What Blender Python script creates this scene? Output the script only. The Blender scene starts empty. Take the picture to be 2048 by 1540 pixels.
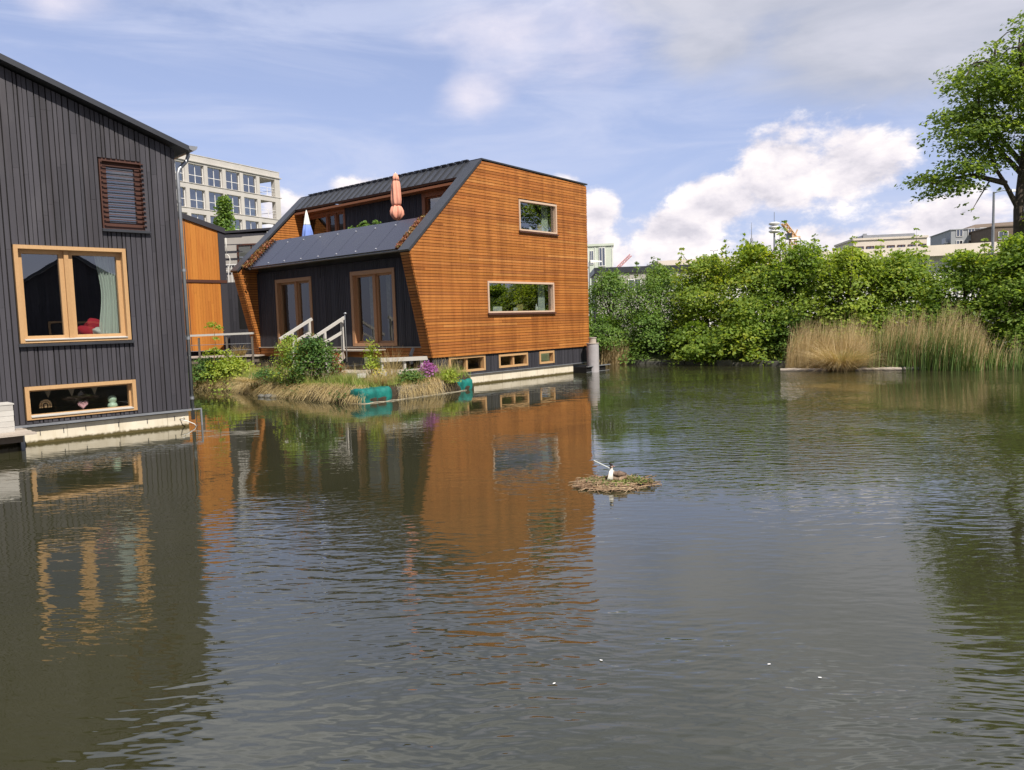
import bpy, bmesh, math, random
import numpy as np
from mathutils import Vector, Matrix, Euler
R = math.radians
rng = random.Random(7)
S = bpy.context.scene
COL = S.collection

# ------------------------------------------------------------------ camera
cam = bpy.data.objects.new('camera', bpy.data.cameras.new('camera'))
COL.objects.link(cam)
cam.data.sensor_width = 36.0
cam.data.lens = 1555.0 / 2048.0 * 36.0
cam.data.clip_start = 0.05
cam.data.clip_end = 6000
_mx = Matrix(((0.99953215, 0.03058568, 0.0), (-0.0025080, 0.0819612, -0.9966324), (-0.0304827, 0.9961661, 0.0819995)))
cam.matrix_world = Matrix.Translation((0, 0, 2.2)) @ _mx.to_4x4()
S.camera = cam
# ------------------------------------------------------------------ exposure
S.view_settings.view_transform = 'Standard'
S.view_settings.look = 'None'
S.view_settings.exposure = 0.36
S.view_settings.gamma = 1.0
S.render.engine = 'CYCLES'
S.cycles.max_bounces = 8
S.cycles.transparent_max_bounces = 12
S.cycles.use_denoising = True
# ------------------------------------------------------------------ sun
SUN_DIR = Vector((0.353, -0.539, 0.765)).normalized()      # towards the sun
sun = bpy.data.objects.new('sun', bpy.data.lights.new('sun', 'SUN'))
COL.objects.link(sun)
sun.data.energy = 5.0
sun.data.angle = R(0.55)
sun.data.color = (1.0, 0.945, 0.86)
sun.rotation_euler = SUN_DIR.to_track_quat('Z', 'Y').to_euler()
sun.location = (10, -20, 40)

# ------------------------------------------------------------------ node helpers
class NT:
    def __init__(s, tree): s.t = tree
    def n(s, typ, **kw):
        nd = s.t.nodes.new(typ)
        for k, v in kw.items(): setattr(nd, k, v)
        return nd
    def link(s, a, b): s.t.links.new(a, b)
    def put(s, sock, val):
        if hasattr(val, 'is_output'): s.link(val, sock)
        else: sock.default_value = val
    def math(s, op, a, b=0.0, c=0.0, clamp=False):
        nd = s.n('ShaderNodeMath', operation=op); nd.use_clamp = clamp
        s.put(nd.inputs[0], a); s.put(nd.inputs[1], b)
        if op in ('MULTIPLY_ADD', 'SMOOTH_MAX', 'SMOOTH_MIN'): s.put(nd.inputs[2], c)
        return nd.outputs[0]
    def vec(s, op, a, b=(0, 0, 0)):
        nd = s.n('ShaderNodeVectorMath', operation=op)
        s.put(nd.inputs[0], a); s.put(nd.inputs[1], b)
        return nd.outputs['Value'] if op in ('LENGTH', 'DOT_PRODUCT') else nd.outputs[0]
    def mix(s, f, a, b, blend='MIX'):
        nd = s.n('ShaderNodeMix', data_type='RGBA', blend_type=blend)
        s.put(nd.inputs[0], f); s.put(nd.inputs[6], a); s.put(nd.inputs[7], b)
        return nd.outputs[2]
    def ss(s, x, lo, hi):
        nd = s.n('ShaderNodeMapRange', interpolation_type='SMOOTHSTEP')
        s.put(nd.inputs[0], x); nd.inputs[1].default_value = lo; nd.inputs[2].default_value = hi
        return nd.outputs[0]
    def noise(s, vec, scale, detail=4, rough=0.5, dist=0.0):
        nd = s.n('ShaderNodeTexNoise')
        s.put(nd.inputs['Vector'], vec); nd.inputs['Scale'].default_value = scale
        nd.inputs['Detail'].default_value = detail; nd.inputs['Roughness'].default_value = rough
        nd.inputs['Distortion'].default_value = dist
        return nd.outputs[0]
    def ramp(s, f, stops):
        nd = s.n('ShaderNodeValToRGB'); s.put(nd.inputs[0], f)
        e = nd.color_ramp.elements
        while len(e) < len(stops): e.new(0.5)
        for el, (p, c) in zip(e, stops): el.position = p; el.color = c if len(c) == 4 else (*c, 1)
        return nd.outputs[0]

# ------------------------------------------------------------------ world: sky and clouds
W = bpy.data.worlds.new('World'); S.world = W; W.use_nodes = True
W.node_tree.nodes.clear()
w = NT(W.node_tree)
sky = w.n('ShaderNodeTexSky', sky_type='NISHITA')
sky.sun_disc = False
sky.sun_elevation = math.asin(SUN_DIR.z)
sky.sun_rotation = math.atan2(SUN_DIR.x, SUN_DIR.y)
sky.air_density = 1.0; sky.dust_density = 0.6; sky.ozone_density = 1.5
tc = w.n('ShaderNodeTexCoord')
d = w.vec('NORMALIZE', tc.outputs['Generated'])
sep = w.n('ShaderNodeSeparateXYZ'); w.link(d, sep.inputs[0])
az = w.math('MULTIPLY', w.math('ARCTAN2', sep.outputs[0], sep.outputs[1]), 57.2958)
el = w.math('MULTIPLY', w.math('ARCSINE', sep.outputs[2]), 57.2958)
cmb = w.n('ShaderNodeCombineXYZ'); w.link(az, cmb.inputs[0]); w.link(el, cmb.inputs[1])
p = cmb.outputs[0]
def blobs(lst):
    out = None
    for a, e, sa, se, wt in lst:
        q = w.vec('MULTIPLY', w.vec('SUBTRACT', p, (a, e, 0)), (1 / sa, 1 / se, 0))
        v = w.math('MULTIPLY_ADD', w.vec('LENGTH', q), -wt, wt)
        out = v if out is None else w.math('SMOOTH_MAX', out, v, 0.25)
    return out
dst = w.vec('MULTIPLY', d, (1.0, 1.0, 1.7))
n1 = w.noise(dst, 13.0, 9, 0.62, 0.15)
n1b = w.noise(w.vec('ADD', dst, (0.012, 0.0, 0.03)), 13.0, 7, 0.6, 0.15)
n2 = w.noise(w.vec('MULTIPLY', d, (1, 1, 3.5)), 5.0, 6, 0.55, 0.3)
n3 = w.noise(w.vec('MULTIPLY', d, (1, 1, 5.0)), 3.2, 7, 0.6, 0.6)
cum = blobs([(19.2, 9.6, 4.6, 3.7, 1.25), (15, 7.6, 4.2, 2.9, 1.2), (23.8, 9.6, 4.6, 3.6, 1.2), (12.5, 5.6, 5.0, 2.6, 1.2),
             (6.6, 7.6, 2.1, 2.3, 1.1), (6.0, 4.6, 4.0, 2.6, 1.1), (28.5, 5.2, 5.5, 2.8, 1.15), (21, 3.6, 9, 2.8, 1.1),
             (4.2, 9.3, 2.0, 1.5, 0.8), (-10.2, 9.5, 2.6, 1.3, 0.8), (-15.4, 7.9, 2.6, 1.9, 1.1), (-1.0, 10.7, 1.6, 1.2, 0.72),
             (40, 8, 7, 5, 1.0), (-50, 10, 14, 6, 1.0), (-100, 14, 20, 7, 1.0), (100, 15, 26, 9, 1.0), (160, 17, 18, 8, 1.0), (62, 11, 9, 5, 1.0)])
cumd = w.math('ADD', cum, w.math('MULTIPLY_ADD', n1, 2.1, -1.17))
cumf = w.ss(cumd, -0.02, 0.42)
lit = w.math('MULTIPLY_ADD', w.math('SUBTRACT', n1, n1b), 3.0, 0.60)
lit = w.math('SUBTRACT', lit, w.math('MULTIPLY', w.ss(cumd, 0.35, 1.3), 0.42))
lit = w.math('MINIMUM', w.math('MAXIMUM', lit, 0.0), 1.0)
cumc = w.ramp(lit, [(0.0, (0.55, 0.53, 0.59)), (0.45, (0.72, 0.68, 0.72)), (0.85, (0.84, 0.79, 0.79)), (1.0, (0.93, 0.87, 0.85))])
# thin soft cloud
vw = blobs([(0.5, 19.4, 8.5, 3.6, 1.0), (-2.2, 16.2, 3.6, 2.4, 1.0), (6, 19.5, 6, 4.2, 1.0), (-29, 19.8, 4.0, 2.2, 1.0)])
vwf = w.math('MULTIPLY', w.ss(w.math('ADD', vw, w.math('MULTIPLY_ADD', n2, 1.7, -1.0)), -0.05, 0.85), 0.78)
vwc = w.ramp(n1, [(0.3, (0.52, 0.53, 0.67)), (0.7, (0.76, 0.71, 0.77))])
gv = blobs([(27, 17.5, 15, 7.0, 1.35), (19, 22, 14, 5.5, 1.25), (42, 13, 14, 9, 1.3), (15, 18, 6, 3.5, 1.0)])
gvf = w.math('MULTIPLY', w.ss(w.math('ADD', gv, w.math('MULTIPLY_ADD', n2, 1.3, -0.72)), -0.1, 0.7), 0.88)
gvc = w.ramp(n2, [(0.35, (0.38, 0.40, 0.47)), (0.65, (0.54, 0.54, 0.60))])
# streaks of cirrus and cloud cover overhead
cir = w.math('MULTIPLY', w.ss(n3, 0.38, 0.72), 0.62)
over = w.math('MULTIPLY', w.ss(w.math('ADD', el, w.math('MULTIPLY_ADD', n2, 22.0, -11.0)), 20.0, 31.0), 0.85)
n4 = w.noise(d, 4.2, 6, 0.62, 0.4)
overc = w.ramp(n4, [(0.34, (0.24, 0.29, 0.43)), (0.52, (0.54, 0.59, 0.73)), (0.66, (0.98, 1.0, 1.08))])
base = w.mix(1.0, w.mix(1.0, sky.outputs[0], (0.1, 0.1, 0.1, 1), 'MULTIPLY'), (1.22, 1.0, 1.02, 1), 'MULTIPLY')
haze = w.math('MULTIPLY_ADD', w.math('SUBTRACT', 1.0, w.ss(el, 0.0, 40.0)), 0.42, 0.22)
base = w.mix(haze, base, (0.37, 0.46, 0.73, 1))
c = w.mix(cir, base, (0.52, 0.56, 0.72, 1))
c = w.mix(over, c, overc)
c = w.mix(vwf, c, vwc)
c = w.mix(gvf, c, gvc)
c = w.mix(cumf, c, cumc)
rear = w.math('MULTIPLY_ADD', w.ss(w.math('ABSOLUTE', az), 60.0, 95.0), -0.42, 1.0)      # added dimming of the unseen sky behind the viewer, cuts fill on shaded faces
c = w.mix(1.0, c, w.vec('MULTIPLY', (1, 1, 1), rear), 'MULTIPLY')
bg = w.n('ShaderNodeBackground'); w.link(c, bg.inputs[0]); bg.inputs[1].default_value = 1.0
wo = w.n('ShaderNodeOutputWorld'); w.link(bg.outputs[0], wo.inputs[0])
W.cycles.sampling_method = 'MANUAL'; W.cycles.sample_map_resolution = 512

# ------------------------------------------------------------------ materials
MATS = {}
def newmat(name):
    m = bpy.data.materials.new(name); m.use_nodes = True; m.node_tree.nodes.clear()
    t = NT(m.node_tree); out = t.n('ShaderNodeOutputMaterial'); MATS[name] = m
    return m, t, out
def bsdf(t, out, col, rough=0.6, metal=0.0, spec=0.5, normal=None):
    b = t.n('ShaderNodeBsdfPrincipled')
    t.put(b.inputs['Base Color'], col if hasattr(col, 'is_output') else (*col, 1))
    t.put(b.inputs['Roughness'], rough); b.inputs['Metallic'].default_value = metal
    b.inputs['Specular IOR Level'].default_value = spec
    if normal is not None: t.link(normal, b.inputs['Normal'])
    t.link(b.outputs[0], out.inputs[0]); return b
def bump(t, h, strength=0.3, dist=0.01):
    b = t.n('ShaderNodeBump'); b.inputs['Strength'].default_value = strength; b.inputs['Distance'].default_value = dist
    t.link(h, b.inputs['Height']); return b.outputs[0]
def plain(name, col, rough=0.6, metal=0.0, spec=0.4, var=0.18, scale=4.0, bmp=0.15):
    m, t, out = newmat(name)
    tcn = t.n('ShaderNodeTexCoord'); n = t.noise(tcn.outputs['Object'], scale, 6, 0.6)
    lo = tuple(x * (1 - var) for x in col); hi = tuple(min(1, x * (1 + var)) for x in col)
    cc = t.ramp(n, [(0.3, lo), (0.7, hi)])
    n2_ = t.noise(tcn.outputs['Object'], scale * 12, 3, 0.6)
    bsdf(t, out, cc, rough, metal, spec, bump(t, n2_, bmp, 0.004) if bmp else None)
    return m
def board(name, stops, stretch=(1, 1, 1), rough=0.65, grain=0.35, spec=0.35, patch=None, streak=0.0):
    """timber: every board its own tone, grain along the stretch axis"""
    m, t, out = newmat(name)
    g = t.n('ShaderNodeNewGeometry'); tcn = t.n('ShaderNodeTexCoord')
    cc = t.ramp(g.outputs['Random Per Island'], stops)
    v = t.vec('MULTIPLY', tcn.outputs['Object'], stretch)
    n = t.noise(v, 9.0, 6, 0.65, 0.4)
    cc = t.mix(grain, cc, t.ramp(n, [(0.25, (0.45, 0.40, 0.36)), (0.75, (1.0, 1.0, 1.0))]), 'MULTIPLY')
    if patch:
        n_ = t.noise(t.vec('MULTIPLY', tcn.outputs['Object'], patch[3]), patch[2], 5, 0.6)
        cc = t.mix(t.math('MULTIPLY', t.ss(n_, 0.47, 0.72), patch[1]), cc, (*patch[0], 1))
    if streak:
        q = t.noise(t.vec('MULTIPLY', tcn.outputs['Object'], (2.6, 2.6, 0.22)), 1.0, 5, 0.65, 0.2)
        cc = t.mix(streak, cc, t.ramp(q, [(0.36, (0.50, 0.44, 0.40)), (0.58, (1, 1, 1)), (0.8, (1.12, 1.10, 1.05))]), 'MULTIPLY')
    bsdf(t, out, cc, rough, 0, spec, bump(t, n, 0.25, 0.006))
    return m
CEDAR = [(0.0, (0.33, 0.115, 0.028)), (0.3, (0.43, 0.155, 0.034)), (0.6, (0.49, 0.185, 0.040)), (0.85, (0.40, 0.135, 0.028)), (1.0, (0.53, 0.225, 0.058))]
M_cedar = board('cedar_batten', CEDAR, (1.2, 1.2, 14), 0.6, 0.30, patch=((0.38, 0.115, 0.022), 0.5, 0.55, (1, 1, 1.6)), streak=0.55)
M_cedarv = board('cedar_plank', [(0.0, (0.42, 0.15, 0.026)), (0.5, (0.52, 0.20, 0.034)), (1.0, (0.46, 0.165, 0.028))], (8, 8, 0.6), 0.6, 0.35,
                 patch=((0.33, 0.09, 0.014), 0.5, 1.1, (3, 3, 0.4)))
M_black = board('charred_board', [(0.0, (0.028, 0.027, 0.033)), (0.5, (0.036, 0.035, 0.043)), (1.0, (0.046, 0.044, 0.053))], (12, 12, 0.8), 0.7, 0.25)
M_grey = board('dark_stained_board', [(0.0, (0.046, 0.044, 0.053)), (0.5, (0.054, 0.051, 0.061)), (1.0, (0.064, 0.060, 0.071))], (12, 12, 0.8), 0.62, 0.22,
               patch=((0.090, 0.084, 0.092), 0.45, 1.3, (1, 1, 0.5)), streak=0.5)
M_frame = board('oak_frame', [(0.0, (0.45, 0.26, 0.115)), (1.0, (0.55, 0.34, 0.165))], (6, 6, 2), 0.5, 0.35)
M_frame2 = board('weathered_frame', [(0.0, (0.40, 0.20, 0.095)), (1.0, (0.50, 0.28, 0.15))], (6, 6, 2), 0.55, 0.4)
M_frame3 = board('pale_frame', [(0.0, (0.52, 0.36, 0.25)), (1.0, (0.62, 0.45, 0.33))], (6, 6, 2), 0.55, 0.3)
M_brown = board('brown_frame', [(0.0, (0.070, 0.030, 0.022)), (1.0, (0.10, 0.043, 0.030))], (6, 6, 2), 0.5, 0.4)
M_greywood = board('weathered_timber', [(0.0, (0.33, 0.28, 0.23)), (0.5, (0.44, 0.38, 0.32)), (1.0, (0.52, 0.46, 0.39))], (3, 3, 3), 0.8, 0.5)
M_palewood = board('bleached_timber', [(0.0, (0.44, 0.42, 0.39)), (1.0, (0.58, 0.56, 0.52))], (1, 1, 18), 0.8, 0.45)
M_darkwood = board('dark_decking', [(0.0, (0.10, 0.08, 0.065)), (1.0, (0.19, 0.155, 0.125))], (3, 3, 3), 0.8, 0.5)
M_metal = plain('dark_metal_roof', (0.052, 0.054, 0.062), 0.42, 0.35, 0.5, 0.15, 2.0, 0.05)
M_zinc = plain('zinc', (0.33, 0.34, 0.36), 0.42, 0.6, 0.5, 0.15, 3.0, 0.05)
M_steel = plain('grey_pile_steel', (0.36, 0.335, 0.335), 0.7, 0.1, 0.4, 0.14, 3.0, 0.1)
M_conc_far = plain('pale_concrete', (0.50, 0.47, 0.43), 0.85, 0, 0.3, 0.08, 0.6, 0.0)
M_white = plain('white_paint', (0.74, 0.72, 0.69), 0.6, 0, 0.4, 0.06, 2.0, 0.0)
M_cream = plain('cream_render', (0.66, 0.58, 0.49), 0.8, 0, 0.3, 0.06, 1.0, 0.0)
M_greyrender = plain('grey_render', (0.40, 0.37, 0.335), 0.8, 0, 0.3, 0.08, 1.0, 0.0)
M_mint = plain('pale_green_panel', (0.56, 0.60, 0.50), 0.7, 0, 0.3, 0.06, 1.0, 0.0)
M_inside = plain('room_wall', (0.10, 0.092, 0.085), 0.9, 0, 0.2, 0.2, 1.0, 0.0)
M_dark = plain('dark_gap', (0.012, 0.011, 0.011), 0.9, 0, 0.2, 0.2, 3.0, 0.0)
M_curtain = plain('sage_cloth', (0.66, 0.72, 0.65), 0.9, 0, 0.2, 0.03, 3.0, 0.0)
M_lace = plain('dull_lace', (0.30, 0.30, 0.25), 0.9, 0, 0.2, 0.25, 8.0, 0.1)
M_whitecloth = plain('white_cloth', (0.74, 0.76, 0.70), 0.9, 0, 0.2, 0.05, 6.0, 0.05)
M_red = plain('red_cloth', (0.52, 0.03, 0.05), 0.9, 0, 0.2, 0.1, 6.0, 0.05)
M_salmon = plain('salmon_canvas', (0.74, 0.335, 0.235), 0.85, 0, 0.2, 0.1, 5.0, 0.1)
M_bluecloth = plain('blue_canvas', (0.17, 0.25, 0.58), 0.85, 0, 0.2, 0.08, 5.0, 0.05)
M_pvwhite = plain('clamp', (0.55, 0.55, 0.58), 0.4, 0.5, 0.5, 0.05, 5.0, 0.0)
M_teal = plain('teal_plastic', (0.008, 0.125, 0.105), 0.6, 0, 0.3, 0.6, 3.5, 0.4)
M_earth = plain('wet_earth', (0.045, 0.034, 0.022), 0.95, 0, 0.2, 0.4, 5.0, 0.5)
M_land = plain('far_ground', (0.09, 0.10, 0.05), 0.95, 0, 0.2, 0.3, 0.4, 0.2)
M_bark = plain('bark', (0.085, 0.068, 0.052), 0.9, 0, 0.2, 0.3, 6.0, 0.6)
M_twig = plain('twig', (0.20, 0.125, 0.08), 0.9, 0, 0.2, 0.3, 12.0, 0.2)
M_orange = plain('crane_paint', (0.60, 0.38, 0.20), 0.6, 0, 0.4, 0.1, 1.0, 0.0)
M_stone = plain('bank_stone', (0.12, 0.115, 0.10), 0.9, 0, 0.3, 0.4, 3.0, 0.5)
M_rope = plain('rope', (0.68, 0.66, 0.60), 0.9, 0, 0.2, 0.1, 9.0, 0.1)
M_net = plain('old_net', (0.34, 0.30, 0.22), 0.9, 0, 0.2, 0.3, 9.0, 0.1)
M_brick = plain('brown_brick', (0.17, 0.13, 0.10), 0.9, 0, 0.2, 0.15, 2.0, 0.0)
M_pinkish = plain('pink_paint', (0.60, 0.25, 0.24), 0.7, 0, 0.3, 0.1, 1.0, 0.0)

def mk_concrete():
    m, t, out = newmat('hull_concrete')
    tcn = t.n('ShaderNodeTexCoord'); g = t.n('ShaderNodeNewGeometry')
    sp = t.n('ShaderNodeSeparateXYZ'); t.link(g.outputs['Position'], sp.inputs[0])
    so = t.n('ShaderNodeSeparateXYZ'); t.link(tcn.outputs['Object'], so.inputs[0])
    n = t.noise(tcn.outputs['Object'], 2.2, 7, 0.65)
    cc = t.ramp(n, [(0.3, (0.55, 0.48, 0.36)), (0.7, (0.70, 0.63, 0.50))])
    st = t.noise(t.vec('MULTIPLY', tcn.outputs['Object'], (5, 5, 0.5)), 2.0, 5, 0.6)
    cc = t.mix(t.math('MULTIPLY', t.ss(st, 0.5, 0.75), 0.35), cc, (0.42, 0.34, 0.21, 1))
    seam = t.math('ABSOLUTE', t.math('SUBTRACT', t.math('FRACT', t.math('MULTIPLY', so.outputs[0], 1 / 1.02)), 0.5))
    cc = t.mix(t.math('MULTIPLY', t.math('LESS_THAN', seam, 0.008), 0.55), cc, (0.22, 0.18, 0.13, 1))
    # waterline scum
    edge = t.math('ADD', sp.outputs[2], t.math('MULTIPLY_ADD', t.noise(tcn.outputs['Object'], 14, 5, 0.6), -0.09, 0.045))
    cc = t.mix(t.math('SUBTRACT', 1.0, t.ss(edge, 0.035, 0.095)), cc, (0.085, 0.065, 0.022, 1))
    bsdf(t, out, cc, 0.85, 0, 0.3, bump(t, n, 0.2, 0.01)); return m
M_conc = mk_concrete()

def mk_glass(name, tint=(1, 1, 1), base=0.09, k=0.85, rough=0.0):
    m, t, out = newmat(name)
    lw = t.n('ShaderNodeLayerWeight'); lw.inputs[0].default_value = 0.5
    f = t.math('MULTIPLY_ADD', t.math('POWER', lw.outputs['Facing'], 4.0), k, base, clamp=True)
    tr = t.n('ShaderNodeBsdfTransparent'); tr.inputs[0].default_value = (*tint, 1)
    gl = t.n('ShaderNodeBsdfGlossy'); gl.inputs['Roughness'].default_value = rough
    tcn = t.n('ShaderNodeTexCoord')
    t.link(bump(t, t.noise(tcn.outputs['Object'], 0.9, 2, 0.5), 0.12, 0.02), gl.inputs['Normal'])
    mx = t.n('ShaderNodeMixShader'); t.link(f, mx.inputs[0]); t.link(tr.outputs[0], mx.inputs[1]); t.link(gl.outputs[0], mx.inputs[2])
    t.link(mx.outputs[0], out.inputs[0]); return m
M_glass = mk_glass('window_glass', (0.80, 0.84, 0.82), 0.15, 0.7)
M_glass_mid = mk_glass('reflective_glass', (0.78, 0.82, 0.81), 0.34, 0.6)
M_glass_hi = mk_glass('coated_glass', (0.75, 0.80, 0.80), 0.42, 0.55)
M_glass_far = mk_glass('far_glass', (0.30, 0.34, 0.42), 0.40, 0.5, 0.03)

def mk_solar():
    m, t, out = newmat('solar_panel')
    tcn = t.n('ShaderNodeTexCoord'); n = t.noise(tcn.outputs['Object'], 1.6, 6, 0.7, 0.8)
    cc = t.ramp(n, [(0.3, (0.016, 0.017, 0.034)), (0.8, (0.032, 0.032, 0.056))])
    v = t.n('ShaderNodeTexVoronoi'); t.put(v.inputs['Vector'], t.vec('MULTIPLY', tcn.outputs['Object'], (1, 0.35, 1))); v.inputs['Scale'].default_value = 5.0
    sp = t.math('MULTIPLY', t.math('LESS_THAN', v.outputs['Distance'], 0.04), 0.15)
    cc = t.mix(sp, cc, (0.4, 0.4, 0.42, 1))
    bsdf(t, out, cc, t.math('MULTIPLY_ADD', n, 0.25, 0.15), 0, 0.5); return m
M_solar = mk_solar()

def mk_leaf(name, stops, trans=0.3, obj_var=0.25, clump=0.9):
    m, t, out = newmat(name)
    g = t.n('ShaderNodeNewGeometry'); oi = t.n('ShaderNodeObjectInfo'); tcn = t.n('ShaderNodeTexCoord')
    n = t.noise(tcn.outputs['Object'], clump, 3, 0.5)
    f = t.math('ADD', t.math('MULTIPLY', g.outputs['Random Per Island'], 0.55), t.math('MULTIPLY_ADD', n, 0.9, -0.2))
    f = t.math('ADD', f, t.math('MULTIPLY_ADD', oi.outputs['Random'], obj_var, -obj_var / 2), clamp=True)
    cc = t.ramp(f, stops)
    b = t.n('ShaderNodeBsdfPrincipled'); t.link(cc, b.inputs['Base Color']); b.inputs['Roughness'].default_value = 0.55
    b.inputs['Specular IOR Level'].default_value = 0.3
    tl = t.n('ShaderNodeBsdfTranslucent'); t.link(t.mix(1.0, cc, (1.6, 1.5, 0.7, 1), 'MULTIPLY'), tl.inputs[0])
    mx = t.n('ShaderNodeMixShader'); mx.inputs[0].default_value = trans
    t.link(b.outputs[0], mx.inputs[1]); t.link(tl.outputs[0], mx.inputs[2]); t.link(mx.outputs[0], out.inputs[0]); return m
M_leaf = mk_leaf('maple_leaf', [(0.0, (0.10, 0.17, 0.03)), (0.45, (0.20, 0.30, 0.05)), (0.75, (0.30, 0.37, 0.055)), (1.0, (0.44, 0.44, 0.065))], 0.55)
M_leafd = mk_leaf('dense_leaf', [(0.0, (0.07, 0.14, 0.03)), (0.5, (0.135, 0.23, 0.045)), (1.0, (0.22, 0.31, 0.06))], 0.4)
M_leafb = mk_leaf('tall_tree_leaf', [(0.0, (0.09, 0.155, 0.04)), (0.5, (0.18, 0.26, 0.06)), (1.0, (0.32, 0.39, 0.08))], 0.6)
M_leafy = mk_leaf('fresh_leaf', [(0.0, (0.15, 0.23, 0.035)), (0.5, (0.27, 0.36, 0.055)), (1.0, (0.43, 0.46, 0.08))], 0.45)
M_shrub = mk_leaf('shrub_leaf', [(0.0, (0.035, 0.085, 0.02)), (0.5, (0.065, 0.14, 0.03)), (1.0, (0.15, 0.22, 0.04))], 0.3)
M_purple = mk_leaf('purple_petal', [(0.0, (0.18, 0.055, 0.19)), (0.5, (0.36, 0.11, 0.36)), (1.0, (0.50, 0.20, 0.48))], 0.3)
M_yellow = mk_leaf('yellow_petal', [(0.0, (0.45, 0.38, 0.05)), (1.0, (0.65, 0.55, 0.10))], 0.3)
M_redleaf = mk_leaf('red_leaf', [(0.0, (0.22, 0.06, 0.03)), (1.0, (0.36, 0.16, 0.05))], 0.3)
M_sedum = mk_leaf('sedum', [(0.0, (0.10, 0.035, 0.022)), (0.45, (0.24, 0.075, 0.035)), (0.75, (0.20, 0.15, 0.04)), (1.0, (0.40, 0.30, 0.20))], 0.1, 0.0, 3.0)
M_dry = mk_leaf('dry_grass', [(0.0, (0.22, 0.19, 0.07)), (0.4, (0.42, 0.32, 0.15)), (1.0, (0.60, 0.48, 0.27))], 0.25, 0.1)
M_reed = mk_leaf('dry_reed', [(0.0, (0.30, 0.22, 0.11)), (0.5, (0.50, 0.385, 0.21)), (1.0, (0.64, 0.52, 0.32))], 0.25, 0.1)
M_grass = mk_leaf('green_grass', [(0.0, (0.11, 0.18, 0.03)), (0.5, (0.22, 0.29, 0.06)), (1.0, (0.42, 0.40, 0.13))], 0.3, 0.1)
M_greenreed = mk_leaf('green_reed', [(0.0, (0.07, 0.13, 0.035)), (1.0, (0.17, 0.25, 0.07))], 0.3, 0.1)
M_stick = mk_leaf('nest_stick', [(0.0, (0.10, 0.055, 0.032)), (0.5, (0.27, 0.17, 0.095)), (1.0, (0.46, 0.35, 0.21))], 0.05, 0.0)
M_weed = mk_leaf('water_weed', [(0.0, (0.08, 0.11, 0.03)), (1.0, (0.24, 0.26, 0.07))], 0.2, 0.0)

def mk_water():
    m, t, out = newmat('canal_water')
    g = t.n('ShaderNodeNewGeometry'); P = g.outputs['Position']
    murk = t.noise(P, 0.22, 5, 0.6)
    cc = t.ramp(murk, [(0.3, (0.027, 0.027, 0.012)), (0.7, (0.038, 0.037, 0.017))])
    # ripple trains: crests lie across the view, bent by a slow warp
    wp = t.n('ShaderNodeTexNoise'); t.put(wp.inputs['Vector'], P); wp.inputs['Scale'].default_value = 0.45; wp.inputs['Detail'].default_value = 2
    wv = t.vec('ADD', P, t.vec('MULTIPLY', t.vec('SUBTRACT', wp.outputs['Color'], (0.5, 0.5, 0.5)), (0.5, 0.5, 0)))
    def rot(v, a):
        r_ = t.n('ShaderNodeVectorRotate', rotation_type='Z_AXIS'); t.put(r_.inputs['Vector'], v); r_.inputs['Angle'].default_value = a; return r_.outputs[0]
    a = t.noise(t.vec('MULTIPLY', rot(wv, R(10)), (2.1, 7.4, 1)), 1.0, 2, 0.45)
    b = t.noise(t.vec('MULTIPLY', rot(wv, R(-14)), (3.3, 11.0, 1)), 1.0, 1, 0.4)
    e = t.noise(t.vec('MULTIPLY', rot(wv, R(3)), (4.5, 15.0, 1)), 1.0, 1, 0.4)
    calm = t.noise(t.vec('ADD', P, (3.1, 1.7, 0)), 0.17, 3, 0.5)
    sp = t.n('ShaderNodeSeparateXYZ'); t.link(P, sp.inputs[0])
    side = t.ss(t.math('SUBTRACT', sp.outputs[0], t.math('MULTIPLY', sp.outputs[1], 0.05)), -4.0, 4.5)
    amp = t.math('MULTIPLY_ADD', t.ss(calm, 0.40, 0.60), 1.0, 0.18)
    amp = t.math('MULTIPLY', amp, t.math('MULTIPLY_ADD', side, 1.05, 0.45))
    lee = t.math('MULTIPLY', t.ss(sp.outputs[1], 10.0, 16.0), t.math('SUBTRACT', 1.0, t.ss(sp.outputs[0], 1.5, 6.0)))
    amp = t.math('MULTIPLY', amp, t.math('MULTIPLY_ADD', lee, -0.72, 1.0))
    h = t.math('ADD', t.math('MULTIPLY', a, 1.0), t.math('MULTIPLY', b, 0.55))
    h = t.math('ADD', h, t.math('MULTIPLY', e, 0.16))
    sw = t.noise(t.vec('MULTIPLY', rot(wv, R(-6)), (0.55, 2.1, 1)), 1.0, 1, 0.4)
    h = t.math('ADD', t.math('MULTIPLY', h, amp), t.math('MULTIPLY', sw, 0.22))
    nrm = bump(t, h, 1.0, WAVE)
    b_ = bsdf(t, out, cc, 0.015, 0, 0.5, nrm); b_.inputs['IOR'].default_value = WIOR
    return m
WAVE, WIOR = 0.0155, 1.72
M_water = mk_water()

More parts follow.
